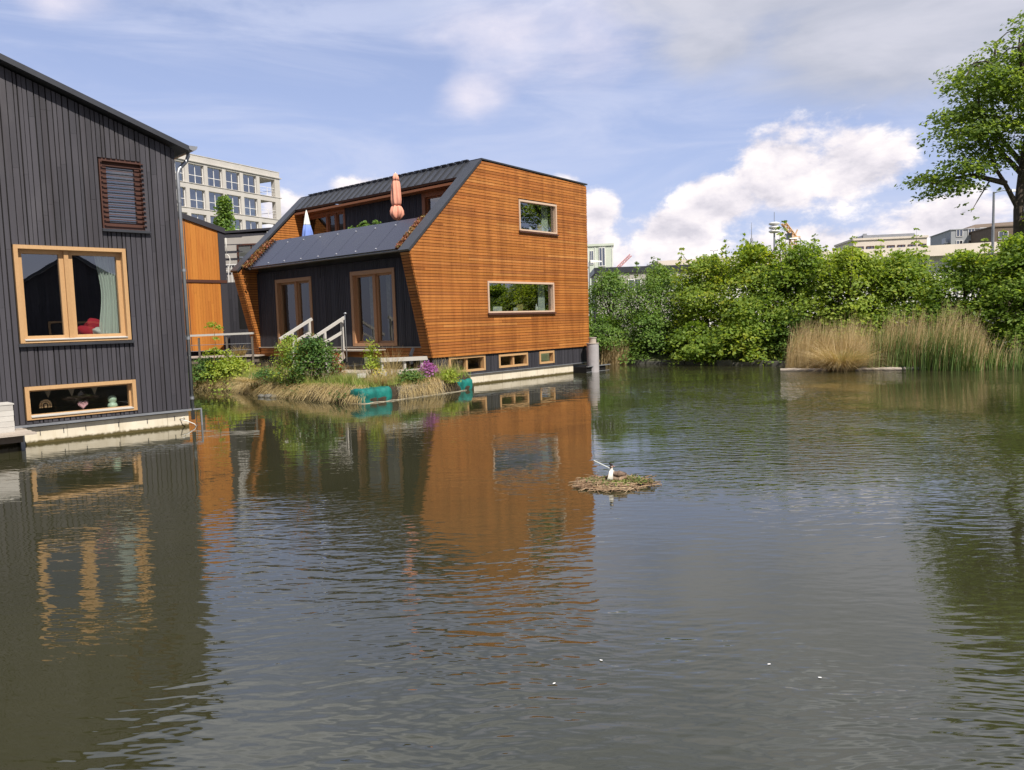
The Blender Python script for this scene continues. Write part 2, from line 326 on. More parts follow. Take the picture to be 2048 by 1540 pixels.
# ------------------------------------------------------------------ mesh builder
class MB:
    def __init__(s): s.v = []; s.f = []; s.m = []
    def face(s, pts, m=0):
        i = len(s.v); s.v += [tuple(q) for q in pts]; s.f.append(tuple(range(i, i + len(pts)))); s.m.append(m)
    def hexa(s, b, t, m=0):
        i = len(s.v); n = len(b); s.v += [tuple(q) for q in b] + [tuple(q) for q in t]
        s.f.append(tuple(range(i + n - 1, i - 1, -1))); s.f.append(tuple(range(i + n, i + 2 * n))); s.m += [m, m]
        for k in range(n):
            s.f.append((i + k, i + (k + 1) % n, i + n + (k + 1) % n, i + n + k)); s.m.append(m)
    def box(s, x0, x1, y0, y1, z0, z1, m=0):
        s.hexa([(x0, y0, z0), (x1, y0, z0), (x1, y1, z0), (x0, y1, z0)], [(x0, y0, z1), (x1, y0, z1), (x1, y1, z1), (x0, y1, z1)], m)
    def prism(s, pts, off, m=0):
        s.hexa(pts, [tuple(Vector(q) + Vector(off)) for q in pts], m)
    def bar(s, a, b, wd, ht, m=0, up=(0, 0, 1)):
        a, b = Vector(a), Vector(b); t = (b - a).normalized(); u = Vector(up)
        if abs(t.dot(u)) > 0.98: u = Vector((1, 0, 0))
        sd = t.cross(u).normalized() * (wd / 2); uu = sd.cross(t).normalized() * (ht / 2)
        s.hexa([a - sd - uu, a + sd - uu, a + sd + uu, a - sd + uu], [b - sd - uu, b + sd - uu, b + sd + uu, b - sd + uu], m)
    def tube(s, path, r, n=8, m=0, caps=True):
        path = [Vector(q) for q in path]; rs = r if isinstance(r, (list, tuple)) else [r] * len(path)
        i0 = len(s.v); ref = None
        for k, q in enumerate(path):
            t = (path[min(k + 1, len(path) - 1)] - path[max(k - 1, 0)]).normalized()
            if ref is None: ref = Vector((1, 0, 0)) if abs(t.x) < 0.8 else Vector((0, 1, 0))
            sd = t.cross(ref).normalized(); up = sd.cross(t).normalized(); ref = up
            for j in range(n):
                a = 2 * math.pi * j / n; s.v.append(tuple(q + (sd * math.cos(a) + up * math.sin(a)) * rs[k]))
        for k in range(len(path) - 1):
            for j in range(n):
                a = i0 + k * n + j; b = i0 + k * n + (j + 1) % n
                s.f.append((a, b, b + n, a + n)); s.m.append(m)
        if caps:
            s.f.append(tuple(range(i0 + n - 1, i0 - 1, -1))); s.f.append(tuple(range(i0 + (len(path) - 1) * n, i0 + len(path) * n))); s.m += [m, m]
    def lathe(s, prof, c=(0, 0, 0), n=20, m=0, fn=None):
        i0 = len(s.v)
        for r, z in prof:
            for j in range(n):
                a = 2 * math.pi * j / n; rr = r * (fn(a, z) if fn else 1)
                s.v.append((c[0] + rr * math.cos(a), c[1] + rr * math.sin(a), c[2] + z))
        for k in range(len(prof) - 1):
            for j in range(n):
                a = i0 + k * n + j; b = i0 + k * n + (j + 1) % n
                s.f.append((a, b, b + n, a + n)); s.m.append(m)
        s.f.append(tuple(range(i0 + n - 1, i0 - 1, -1))); s.f.append(tuple(range(i0 + (len(prof) - 1) * n, i0 + len(prof) * n))); s.m += [m, m]
    def build(s, name, mats, parent=None, smooth=False, fix=True):
        me = bpy.data.meshes.new(name); me.from_pydata(s.v, [], s.f)
        for mt in (mats if isinstance(mats, (list, tuple)) else [mats]): me.materials.append(mt)
        me.polygons.foreach_set('material_index', s.m)
        if fix:
            bm = bmesh.new(); bm.from_mesh(me); bmesh.ops.recalc_face_normals(bm, faces=bm.faces); bm.to_mesh(me); bm.free()
        if smooth: me.polygons.foreach_set('use_smooth', [True] * len(me.polygons))
        o = bpy.data.objects.new(name, me); COL.objects.link(o)
        if parent: o.parent = parent
        return o
def tag(o, label=None, cat=None, group=None, kind=None):
    if label: o['label'] = label
    if cat: o['category'] = cat
    if group: o['group'] = group
    if kind: o['kind'] = kind
    return o
def thing(name, label, cat, loc=(0, 0, 0), rz=0.0, group=None):
    o = bpy.data.objects.new(name, None); COL.objects.link(o); o.location = loc; o.rotation_euler = (0, 0, rz)
    o.empty_display_size = 0.2
    return tag(o, label, cat, group)
def struct(o): o['kind'] = 'structure'; return o
def copy_tree(o, parent=None):
    c_ = o.copy(); COL.objects.link(c_)
    if parent: c_.parent = parent
    for ch in list(o.children): copy_tree(ch, c_)
    return c_

# ------------------------------------------------------------------ leaf and blade meshes (numpy)
def quads_mesh(name, V, nq, mat, parent=None, idx=None):
    me = bpy.data.meshes.new(name)
    me.vertices.add(len(V)); me.vertices.foreach_set('co', np.ascontiguousarray(V, dtype=np.float32).ravel())
    F = np.arange(nq * 4, dtype=np.int32) if idx is None else idx.astype(np.int32).ravel()
    nf = len(F) // 4
    me.loops.add(nf * 4); me.loops.foreach_set('vertex_index', F)
    me.polygons.add(nf); me.polygons.foreach_set('loop_start', np.arange(0, nf * 4, 4, dtype=np.int32))
    try: me.polygons.foreach_set('loop_total', np.full(nf, 4, dtype=np.int32))
    except Exception: pass
    me.update(calc_edges=True); me.validate()
    me.materials.append(mat)
    o = bpy.data.objects.new(name, me); COL.objects.link(o)
    if parent: o.parent = parent
    return o
def unit(a): return a / np.maximum(np.linalg.norm(a, axis=1, keepdims=True), 1e-9)
def leaves(P, N, L, r, width=0.34):
    n = len(P); N = unit(N)
    T = unit(np.cross(N, r.normal(size=(n, 3)))); B = np.cross(N, T); L = L[:, None]
    V = np.empty((n, 4, 3))
    V[:, 0] = P - T * L * 0.5; V[:, 1] = P + B * L * width - N * L * 0.10 - T * L * 0.05
    V[:, 2] = P + T * L * 0.5 - N * L * 0.16; V[:, 3] = P - B * L * width - N * L * 0.10 - T * L * 0.05
    return V.reshape(-1, 3)
def sprays(r, C, D, rad, cnt, flat=0.25, leaf=0.16, upb=0.8):
    """leaf sprays: centres C, outward directions D, radii, leaf counts"""
    Ps, Ns = [], []
    for c_, d_, a, k in zip(C, D, rad, cnt):
        q = r.normal(size=(k, 3)) * 0.55
        q = q / np.maximum(1, np.linalg.norm(q, axis=1, keepdims=True))
        q[:, 2] *= flat
        along = q[:, 0] * d_[0] + q[:, 1] * d_[1]
        q[:, 2] -= 0.22 * np.maximum(along, -0.3) + 0.25 * (q[:, 0] ** 2 + q[:, 1] ** 2)
        Ps.append(c_ + q * a)
        Ns.append(np.array([d_[0] * 0.45, d_[1] * 0.45, upb]) + r.normal(size=(k, 3)) * 0.38)
    P = np.concatenate(Ps); N = np.concatenate(Ns)
    return leaves(P, N, leaf * (0.65 + 0.7 * r.random(len(P))), r)
def blades(P, H, lean, wd, r, bend=0.5, drop=None):
    """tapered bent strips: P base, H height, lean xy vectors (per blade), wd width"""
    n = len(P); lv = np.array([0, 0.4, 0.75, 1.0]); V = np.empty((n, 4, 2, 3))
    a = r.random(n) * math.pi * 2; S_ = np.stack([np.cos(a), np.sin(a), np.zeros(n)], 1)
    for i, t in enumerate(lv):
        c_ = P.copy(); c_[:, :2] += lean * (t * (1 - bend) + bend * t * t)
        ln = np.linalg.norm(lean, axis=1)
        c_[:, 2] += H * t * (1 - 0.35 * t * np.minimum(1, ln / np.maximum(H, 1e-3)))
        if drop is not None: c_[:, 2] -= drop * t * t
        ww = (wd * (1 - 0.85 * t) * 0.5)[:, None]
        V[:, i, 0] = c_ - S_ * ww; V[:, i, 1] = c_ + S_ * ww
    base = np.arange(n)[:, None] * 8
    idx = np.concatenate([np.stack([base[:, 0] + 2 * i, base[:, 0] + 2 * i + 1, base[:, 0] + 2 * i + 3, base[:, 0] + 2 * i + 2], 1) for i in range(3)], 0)
    return V.reshape(-1, 3), idx
def blade_obj(name, P, H, lean, wd, r, mat, parent=None, bend=0.5, drop=None):
    V, idx = blades(P, H, lean, wd, r, bend, drop); return quads_mesh(name, V, 0, mat, parent, idx)

# ------------------------------------------------------------------ cladding
def scan(poly, z):
    xs = []
    for (x0, z0), (x1, z1) in zip(poly, poly[1:] + poly[:1]):
        if (z0 <= z < z1) or (z1 <= z < z0): xs.append(x0 + (x1 - x0) * (z - z0) / (z1 - z0))
    return (min(xs), max(xs)) if len(xs) > 1 else None
def clad(mb, poly, holes, mp, rows, t=0.022, mi=0, bi=1, blen=(1.8, 4.2), jit=0.004, r=rng, back=True, bd=-0.004):
    """boards run along the first coordinate; rows = list of (lo, hi, next_lo)"""
    for za, zb, zn in rows:
        A, B = scan(poly, za + 1e-4), scan(poly, zb - 1e-4)
        if not A or not B: continue
        segs = [(A[0], B[0], A[1], B[1])]
        for hx0, hx1, hz0, hz1 in holes:
            ov = min(zb, hz1) - max(za, hz0)
            if ov < 0.5 * (zb - za): continue
            ns = []
            for a0, b0, a1, b1 in segs:
                if min(a0, b0) < hx0 - 0.01 and max(a1, b1) > hx0: ns.append((a0, b0, hx0, hx0) if min(a1, b1) > hx0 else (a0, b0, a1, b1))
                if max(a1, b1) > hx1 + 0.01 and min(a0, b0) < hx1: ns.append((hx1, hx1, a1, b1))
                if max(a1, b1) <= hx0 or min(a0, b0) >= hx1: ns.append((a0, b0, a1, b1))
            segs = ns
        for a0, b0, a1, b1 in segs:
            cuts = []; x = max(a0, b0) + r.uniform(0.3, blen[1])
            while x < min(a1, b1) - 0.3: cuts.append(x); x += r.uniform(*blen)
            es = [(a0, b0)] + [(q, q) for q in cuts] + [(a1, b1)]
            for (l0, l1), (r0, r1) in zip(es, es[1:]):
                dd = t + r.uniform(-jit, jit); tl = r.uniform(-jit, jit) * 0.5; g = 0.0015
                mb.hexa([mp(l0 + g, za, 0), mp(r0 - g, za, 0), mp(r1 - g, zb, 0), mp(l1 + g, zb, 0)],
                        [mp(l0 + g, za, dd + tl), mp(r0 - g, za, dd + tl), mp(r1 - g, zb, dd - tl), mp(l1 + g, zb, dd - tl)], mi)
            if back:
                mb.face([mp(a0, za, bd), mp(a1, za, bd), mp(b1, zn, bd), mp(b0, zn, bd)], bi)
def rows_even(z0, z1, pitch, gap):
    n = max(1, round((z1 - z0) / pitch)); p_ = (z1 - z0) / n
    return [(z0 + k * p_, z0 + (k + 1) * p_ - gap, z0 + (k + 1) * p_) for k in range(n)]
def rows_rand(z0, z1, lo, hi, gap, r):
    out = []; z = z0
    while z < z1 - 1e-6:
        p_ = r.uniform(lo, hi)
        if z1 - z - p_ < lo * 0.7: p_ = z1 - z
        g = gap * r.uniform(0.6, 1.5); out.append((z, z + p_ - g, z + p_)); z += p_
    return out

def window(parent, mp, x0, x1, z0, z1, mframe, mglass, fw=0.09, proud=0.035, deep=0.16, bars=(), sash=None, sill=None, name='window', inner=0.055, rails=(), label=None):
    """mp(x, z, d): d outward. Frame mesh with pane and sill children"""
    f = MB()
    def bx(a0, a1, c0, c1, d0, d1, m=0):
        f.hexa([mp(a0, c0, d0), mp(a1, c0, d0), mp(a1, c1, d0), mp(a0, c1, d0)], [mp(a0, c0, d1), mp(a1, c0, d1), mp(a1, c1, d1), mp(a0, c1, d1)], m)
    bx(x0, x0 + fw, z0, z1, -deep, proud); bx(x1 - fw, x1, z0, z1, -deep, proud)
    bx(x0 + fw, x1 - fw, z1 - fw, z1, -deep, proud - 0.002); bx(x0 + fw, x1 - fw, z0, z0 + fw * 0.8, -deep, proud - 0.002)
    for b in bars: bx(b - fw * 0.55, b + fw * 0.55, z0 + fw * 0.8, z1 - fw, -deep, -0.03)
    edges = [x0 + fw] + [q for b in bars for q in (b - fw * 0.55, b + fw * 0.55)] + [x1 - fw]
    o = f.build(name, mframe, parent)
    if label: o['label'] = label
    pm = MB()
    for k in range(0, len(edges), 2):
        l, r_ = edges[k], edges[k + 1]; lo, hi = z0 + fw * 0.8, z1 - fw
        if inner:
            s_ = MB()
            for (a0, a1, c0, c1) in ((l, l + inner, lo, hi), (r_ - inner, r_, lo, hi), (l + inner, r_ - inner, hi - inner, hi), (l + inner, r_ - inner, lo, lo + inner)):
                s_.hexa([mp(a0, c0, -deep), mp(a1, c0, -deep), mp(a1, c1, -deep), mp(a0, c1, -deep)], [mp(a0, c0, -deep * 0.45), mp(a1, c0, -deep * 0.45), mp(a1, c1, -deep * 0.45), mp(a0, c1, -deep * 0.45)])
            s_.build('sash', mframe, o)
        g = inner or 0.0
        q = MB(); q.face([mp(l + g, lo + g, -deep * 0.7), mp(r_ - g, lo + g, -deep * 0.7), mp(r_ - g, hi - g, -deep * 0.7), mp(l + g, hi - g, -deep * 0.7)])
        q.build('pane', mglass, o, fix=False)
    if sill:
        q = MB(); q.hexa([mp(x0 - 0.04, z0 - 0.07, 0.0), mp(x1 + 0.04, z0 - 0.07, 0.0), mp(x1 + 0.04, z0 - 0.004, 0.0), mp(x0 - 0.04, z0 - 0.004, 0.0)],
                         [mp(x0 - 0.04, z0 - 0.07, 0.10), mp(x1 + 0.04, z0 - 0.07, 0.10), mp(x1 + 0.04, z0 - 0.025, 0.10), mp(x0 - 0.04, z0 - 0.025, 0.10)])
        q.build('sill', sill, o)
    return o

# ================================================================== SETTING
mb = MB(); mb.face([(-1500, -1500, 0), (1500, -1500, 0), (1500, 3000, 0), (-1500, 3000, 0)])
struct(mb.build('water', M_water, fix=False))
BK = Vector((4.3, 38.0, 0)); BT = Vector((0.788, -0.616, 0)).normalized(); BN = Vector((0.616, 0.788, 0)).normalized()
def bank(t, o, z=0.0): q = BK + BT * t + BN * o; return Vector((q.x, q.y, z))
mb = MB(); ts = list(range(-60, 61, 1)); pr = [(-0.2, -0.6), (0.05, 0.10), (0.7, 0.38), (3.0, 0.55), (9.0, 0.6)]
_j = {}
for k, t in enumerate(ts):
    for i, (o_, z_) in enumerate(pr): _j[k, i] = bank(t, o_ + (rng.uniform(-0.15, 0.15) if i < 4 else 0), z_ + (rng.uniform(-0.05, 0.05) if 0 < i < 4 else 0))
for k in range(len(ts) - 1):
    for i in range(len(pr) - 1): mb.face([_j[k, i], _j[k + 1, i], _j[k + 1, i + 1], _j[k, i + 1]])
A_, B_ = _j[0, 4], _j[len(ts) - 1, 4]
mb.face([bank(-60, 9, 0.6), bank(60, 9, 0.6), bank(60, 2500, 0.6), bank(-60, 2500, 0.6)])
mb.face([bank(-1200, -0.2, 0.6), bank(-60, -0.2, 0.6), bank(-60, 2500, 0.6), bank(-1200, 2500, 0.6)])
mb.face([bank(60, -0.2, 0.6), bank(1200, -0.2, 0.6), bank(1200, 2500, 0.6), bank(60, 2500, 0.6)])
struct(mb.build('ground', M_land, fix=False))
mb = MB(); t = -2.0
while t < 24:
    l = rng.uniform(0.35, 0.9); q0, q1 = bank(t, -0.12), bank(t + l - 0.04, -0.12); h = rng.uniform(0.10, 0.22); o_ = rng.uniform(-0.08, 0.05)
    b = [(q0 + BN * o_), (q1 + BN * o_), (q1 + BN * 0.35), (q0 + BN * 0.35)]
    mb.hexa([(q.x, q.y, -0.2) for q in b], [(q.x + rng.uniform(-.04, .04), q.y + rng.uniform(-.03, .03), h) for q in b]); t += l
struct(mb.build('bank_edge', M_stone))

# ================================================================== ORANGE TIMBER HOUSEBOAT
OH = thing('houseboat', 'orange cedar clad houseboat with slanted fins, solar roof and concrete hull', 'houseboat', (-2.609, 25.788, 0), R(49))
LX = 10.85                                               # length of the front along local y
mpG = lambda x, z, d_: (x, -d_, z)
mpF = lambda y, z, d_: (-d_, y, z)
tip, foot, ridge = (-0.84, 4.55), (0.0, 1.06), (2.69, 7.83)
gable = [foot, (8.95, 1.06), (9.0, 7.64), ridge, tip]
gw = [(4.63, 6.92, 5.55, 6.69), (2.78, 6.63, 2.51, 3.65)]
m = MB(); clad(m, gable, gw, mpG, rows_even(1.06, 7.83, 0.1, 0.016), jit=0.007); m.build('gable_cladding', [M_cedar, M_dark], OH)
# far end wall, back wall
m = MB(); m.prism([(x, LX, z) for x, z in gable], (0, -0.05, 0)); m.build('end_wall', M_cedar, OH)
m = MB(); m.box(8.9, 8.945, 0.03, LX - 0.06, 1.06, 7.62); m.build('back_wall', M_cedar, OH)
# fins: inner faces and front end faces
inner = [(-0.075, 1.42), (0.0, 1.42), (0.0, 4.4), (2.38, 4.9), (2.38, 7.46), (-0.815, 4.5)]
th = math.atan2(0.84, 3.49); e_ = (-math.sin(th), math.cos(th)); n_ = (-math.cos(th), -math.sin(th))
def mpE(y, s_, d_): return (e_[0] * s_ + n_[0] * d_, y, 1.06 + e_[1] * s_ + n_[1] * d_)
for y0, y1, side in ((0.0, 0.43, 1), (10.42, LX, -1)):
    f = MB()
    yy = 0.43 if side > 0 else 10.42
    clad(f, inner, [], lambda x, z, d_, yy=yy, s=side: (x, yy + s * d_, z), rows_even(1.42, 7.46, 0.1, 0.020))
    clad(f, [(y0, 0), (y1, 0), (y1, 3.57), (y0, 3.57)], [], mpE, rows_even(0.0, 3.57, 0.1, 0.020), t=0.018)
    f.build('fin', [M_cedar, M_dark], OH)
m = MB(); clad(m, [(0.43, 1.06), (10.42, 1.06), (10.42, 1.40), (0.43, 1.40)], [], mpF, rows_even(1.06, 1.40, 0.1, 0.013)); m.build('plinth_band', [M_cedar, M_dark], OH)
m = MB(); m.box(-0.10, 0.02, 0.43, 10.42, 1.405, 1.435); m.build('threshold', M_greywood, OH)
# recessed black front wall
doors = [(1.70, 4.14, 1.46, 4.15), (6.56, 9.03, 1.46, 4.14)]
mpFv = lambda z, y, d_: mpF(y, z, d_)
m = MB(); clad(m, [(1.436, 0.455), (1.436, 10.395), (4.48, 10.395), (4.48, 0.455)], [(a[2], a[3], a[0], a[1]) for a in doors], mpFv,
               rows_rand(0.455, 10.395, 0.085, 0.12, 0.012, rng), blen=(5, 6)); m.build('front_wall', [M_black, M_dark], OH)
for (a, b, c0, c1), bar in zip(doors, (2.9, 7.72)):
    window(OH, mpF, a, b, c0, c1, M_frame2, M_glass, fw=0.14, proud=0.05, deep=0.2, bars=(bar,), inner=0.07, name='door')
# roof: slope frame
es = Vector((0.7325, 0, 0.6807)); ns = Vector((-0.6807, 0, 0.7325)); S0 = Vector((-0.84, 0, 4.55))
def sl(s_, y, d_=0.0): q = S0 + es * s_ + ns * d_; return (q.x, y, q.z)
def slab(mbx, s0, s1, y0, y1, d0, d1, mi=0):
    mbx.hexa([sl(s0, y0, d0), sl(s1, y0, d0), sl(s1, y1, d0), sl(s0, y1, d0)], [sl(s0, y0, d1), sl(s1, y0, d1), sl(s1, y1, d1), sl(s0, y1, d1)], mi)
for y0, y1 in ((-0.06, 0.47), (10.38, 10.91)):
    m = MB(); slab(m, -0.03, 2.35, y0, y1, 0.008, 0.085); slab(m, 2.355, 4.80, y0, y1, 0.006, 0.083); m.build('coping', M_metal, OH)
m = MB(); slab(m, 3.92, 4.86, 0.472, 10.378, -0.05, 0.06)
y = 0.70
while y < 10.3: slab(m, 3.93, 4.80, y, y + 0.025, 0.06, 0.10); y += 0.40
m.build('upper_roof', M_metal, OH)
m = MB()
m.hexa([(2.66, -0.05, 7.87), (9.04, -0.05, 7.68), (9.04, LX + .05, 7.68), (2.66, LX + .05, 7.87)], [(2.66, -0.05, 7.92), (9.04, -0.05, 7.73), (9.04, LX + .05, 7.73), (2.66, LX + .05, 7.92)])
m.build('flat_roof', M_metal, OH)
m = MB(); y = 0.6
while y < 10.2: m.box(2.60, 2.72, y, y + 0.28, 7.925, 7.96); y += 0.36
m.build('ridge_vent', M_metal, OH)
m = MB(); slab(m, 0.28, 1.92, 0.44, 10.41, -0.20, -0.06); m.build('lower_roof', M_metal, OH)
m = MB(); m.tube([sl(0.23, 0.75, -0.10), sl(0.23, 9.7, -0.10)], 0.028, 8); m.build('eave_trim', M_zinc, OH)
ys = np.linspace(0.86, 9.66, 9)
for k in range(8):
    m = MB(); slab(m, 0.22, 1.86, ys[k] + 0.008, ys[k + 1] - 0.008, -0.055, -0.015)
    pnl = m.build('solar_panel', M_solar, OH)
    for s_ in (0.32, 1.58):
        m = MB(); slab(m, s_, s_ + 0.05, ys[k] - 0.025, ys[k] + 0.025, -0.014, 0.004); m.build('clamp', M_pvwhite, pnl)
r = np.random.default_rng(3)
for nm, yA, yB in (('r', 0.48, 0.86), ('l', 9.70, 10.37)):
    n = 1500 if nm == 'l' else 1000
    s_ = r.random(n) * 1.65 + 0.22; yv = yA + (yB - yA) * r.random(n)
    P = np.array([sl(a, b, -0.03 + 0.10 * c_) for a, b, c_ in zip(s_, yv, r.random(n))])
    V = leaves(P, r.normal(size=(n, 3)) * 0.7 + np.array([-0.4, 0, 0.7]), 0.05 + 0.05 * r.random(n), r, 0.45)
    so = quads_mesh('sedum_strip', V, n, M_sedum); so.location = OH.location; so.rotation_euler = OH.rotation_euler
    tag(so, 'reddish sedum planting along the %s edge of the solar panels' % ('left, far' if nm == 'l' else 'right, near'), 'roof plants', 'sedum strips beside the solar panels', 'stuff')
m = MB()
for k in range(15): slab(m, 0.08 + k * 0.12, 0.14 + k * 0.12, 9.655, 9.70, -0.055, 0.03)
m.build('drain_edge', M_metal, OH)
# terrace
m = MB(); m.box(0.50, 2.4, 0.44, 10.41, 4.88, 4.95); m.build('terrace_floor', M_darkwood, OH)
mpU = lambda y, z, d_: (2.4 - d_, y, z)
m = MB(); clad(m, [(4.955, 2.78), (4.955, 7.42), (7.12, 7.42), (7.12, 2.78)], [], lambda z, y, d_: mpU(y, z, d_), rows_rand(2.78, 7.42, 0.085, 0.12, 0.012, rng), blen=(5, 6))
m.build('terrace_wall', [M_black, M_dark], OH)
M_rw = board('red_cedar_frame', [(0.0, (0.26, 0.095, 0.04)), (1.0, (0.36, 0.14, 0.06))], (6, 6, 2), 0.5, 0.35)
window(OH, mpU, 7.43, 10.36, 4.96, 7.02, M_rw, M_glass, fw=0.12, bars=(8.15, 8.75), name='terrace_window')
window(OH, mpU, 0.50, 2.77, 4.96, 7.02, M_rw, M_glass_hi, fw=0.16, name='terrace_window')
m = MB(); m.box(1.95, 2.45, 0.475, 10.375, 7.03, 7.115); m.build('soffit', M_rw, OH)
# skirt, basement windows, hull
bas = [(0.80, 2.62, 0.48, 1.045), (3.34, 5.0, 0.5, 1.0), (5.70, 6.64, 0.5, 0.99)]
mpS = lambda x, z, d_: (x, 0.07 - d_, z)
m = MB(); clad(m, [(0.40, 0.05), (0.40, 8.9), (1.055, 8.9), (1.055, 0.05)], [(b[2], b[3], b[0], b[1]) for b in bas], lambda z, x, d_: mpS(x, z, d_), rows_rand(0.05, 8.9, 0.08, 0.12, 0.010, rng))
m.build('skirt', [M_black, M_dark], OH)
for b, br in zip(bas, ((1.72,), (4.22,), ())): window(OH, mpS, *b, M_frame, M_glass, fw=0.085, proud=0.035, bars=br, inner=0.0, sill=None, name='basement_window')
m = MB(); m.box(0.10, 7.95, 0.10, LX - 0.1, -0.4, 0.36); m.build('hull', M_conc, OH)
m = MB(); m.box(0.05, 8.9, 0.03, 0.30, 0.365, 0.395); m.build('flashing', M_zinc, OH)
for b, gl in zip(gw, (M_glass_hi, M_glass_hi)): window(OH, mpG, *b, M_frame3, gl, fw=0.07, proud=0.05, deep=0.11, inner=0.0, sill=M_brown)
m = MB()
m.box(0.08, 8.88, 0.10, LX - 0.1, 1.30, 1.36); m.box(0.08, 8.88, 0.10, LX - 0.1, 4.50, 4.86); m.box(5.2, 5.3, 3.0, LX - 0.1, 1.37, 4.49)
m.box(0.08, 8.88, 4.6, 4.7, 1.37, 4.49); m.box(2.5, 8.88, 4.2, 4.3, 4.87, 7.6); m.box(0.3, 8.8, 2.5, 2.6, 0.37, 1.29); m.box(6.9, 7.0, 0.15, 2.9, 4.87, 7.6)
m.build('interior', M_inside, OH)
def in_house(P, o=None): return OHm @ Vector(P)
bpy.context.view_layer.update(); OHm = OH.matrix_world.copy()
def place(o, H, loc, rz=0.0):
    """put a thing at a spot given in a house's own coordinates"""
    q = (H.matrix_world if H else Matrix()) @ Vector(loc); o.location = q; o.rotation_euler = (0, 0, (H.rotation_euler.z if H else 0) + rz); return o

# curtains behind glass: pleated sheets with thickness
def curtain(label, H, loc, rz, wd, ht, mat, gather=0.0, group=None):
    m = MB(); n = 96; rows = 20; pts = {}
    for j in range(rows + 1):
        t_ = j / rows; z = ht * (1 - t_); k_ = 1 - gather * math.sin(math.pi * min(1, t_ * 1.05)) ** 2
        for i in range(n + 1):
            x = wd * (i / n) * k_ + wd * (1 - k_); pts[i, j] = (x, 0.022 * math.sin(i * 0.42 + 0.02 * j) + 0.010 * math.sin(i * 0.17 + 1), z)
    for i in range(n):
        for j in range(rows):
            m.face([pts[i, j], pts[i, j + 1], pts[i + 1, j + 1], pts[i + 1, j]])
    o = m.build('curtain', mat, smooth=True, fix=False)
    place(o, H, loc, rz); return tag(o, label, 'curtain', group)
curtain('pale curtain behind the left pane of the left glazed door', OH, (0.45, 7.95, 1.4), R(90), 0.42, 2.5, M_lace)
curtain('pale curtain at the far left inside the right glazed door', OH, (0.45, 3.25, 1.4), R(90), 0.42, 2.6, M_lace)
curtain('narrow pale curtain behind the middle of the right glazed door', OH, (0.45, 2.50, 1.4), R(90), 0.22, 2.6, M_lace)
curtain('pale curtain at the right end inside the wide gable window', OH, (6.10, 0.35, 2.3), 0, 0.40, 1.4, M_curtain)
curtain('pale curtain at the right end inside the upper gable window', OH, (6.45, 0.35, 5.3), 0, 0.38, 1.5, M_curtain)

# things seen through the wide gable window
def chair(label, H, loc, rz, mat):
    c_ = thing('chair', label, 'chair', (0, 0, 0), 0, 'chairs inside the wide gable window')
    m = MB(); m.box(-0.22, 0.22, -0.22, 0.22, 0.43, 0.48); m.build('seat', mat, c_)
    m = MB(); m.hexa([(-0.2, 0.19, 0.62), (0.2, 0.19, 0.62), (0.2, 0.22, 0.62), (-0.2, 0.22, 0.62)], [(-0.19, 0.26, 1.0), (0.19, 0.26, 1.0), (0.19, 0.29, 1.0), (-0.19, 0.29, 1.0)]); m.build('backrest', mat, c_)
    for sx in (-1, 1):
        for sy in (-1, 1):
            m = MB(); m.tube([(sx * .19, sy * .19, 0.0), (sx * .18, sy * .18, 0.43)] if sy < 0 else [(sx * .19, .2, 0.0), (sx * .18, .19, 0.45), (sx * .18, .24, 0.7)], 0.017, 6); m.build('leg', mat, c_)
    return place(c_, H, loc, rz)
M_yell = plain('mustard', (0.50, 0.42, 0.16), 0.7)
chair('white chair left of the middle inside the wide gable window', OH, (3.95, 0.75, 1.75), R(160), M_whitecloth)
chair('white chair at the centre inside the wide gable window', OH, (4.75, 0.7, 1.70), R(200), M_whitecloth)
chair('mustard chair with open back inside the wide gable window', OH, (5.25, 0.85, 1.85), R(180), M_yell)
def bottle(label, H, loc, h, mat, kind='bottle'):
    m = MB(); m.lathe([(0.0, 0), (0.055, 0.0), (0.06, h * .1), (0.06, h * .55), (0.022, h * .75), (0.02, h), (0.0, h)], n=12)
    o = m.build(kind, mat, smooth=True); place(o, H, loc); return tag(o, label, kind)
def vase(label, H, loc, h, mat):
    m = MB(); m.lathe([(0.0, 0), (0.05, 0.0), (0.09, h * .35), (0.05, h * .8), (0.06, h), (0.0, h)], n=14)
    o = m.build('vase', mat, smooth=True); place(o, H, loc); return tag(o, label, 'vase')
m = MB(); m.box(2.85, 6.55, 0.22, 0.45, 2.54, 2.57); m.build('window_board', M_palewood, OH)
m = MB(); m.box(4.68, 6.86, 0.22, 0.45, 5.58, 5.61); m.build('window_board', M_palewood, OH)
bottle('white bottle on the wide gable window ledge, near its right end', OH, (5.95, 0.33, 2.575), 0.26, M_whitecloth)
vase('small white vase at the left end of the wide gable window ledge', OH, (3.15, 0.33, 2.575), 0.17, M_whitecloth)
vase('small round white vase on the upper gable window ledge', OH, (5.7, 0.33, 5.615), 0.15, M_whitecloth)
m = MB(); m.lathe([(0, 0), (0.14, 0.0), (0.13, 0.05), (0.07, 0.12), (0.012, 0.14), (0.008, 0.75), (0, 0.75)], n=18); o = m.build('hanging_lamp', M_whitecloth, smooth=True)
place(o, OH, (6.15, 0.7, 6.35)); tag(o, 'small white dome lamp hanging inside the upper gable window', 'lamp')
m = MB(); m.box(-.2, .2, -.015, .015, 0, .28); o = m.build('picture_frame', M_yell); place(o, OH, (6.35, 0.36, 5.615), R(8)); tag(o, 'mustard picture frame leaning in the upper gable window', 'picture frame')

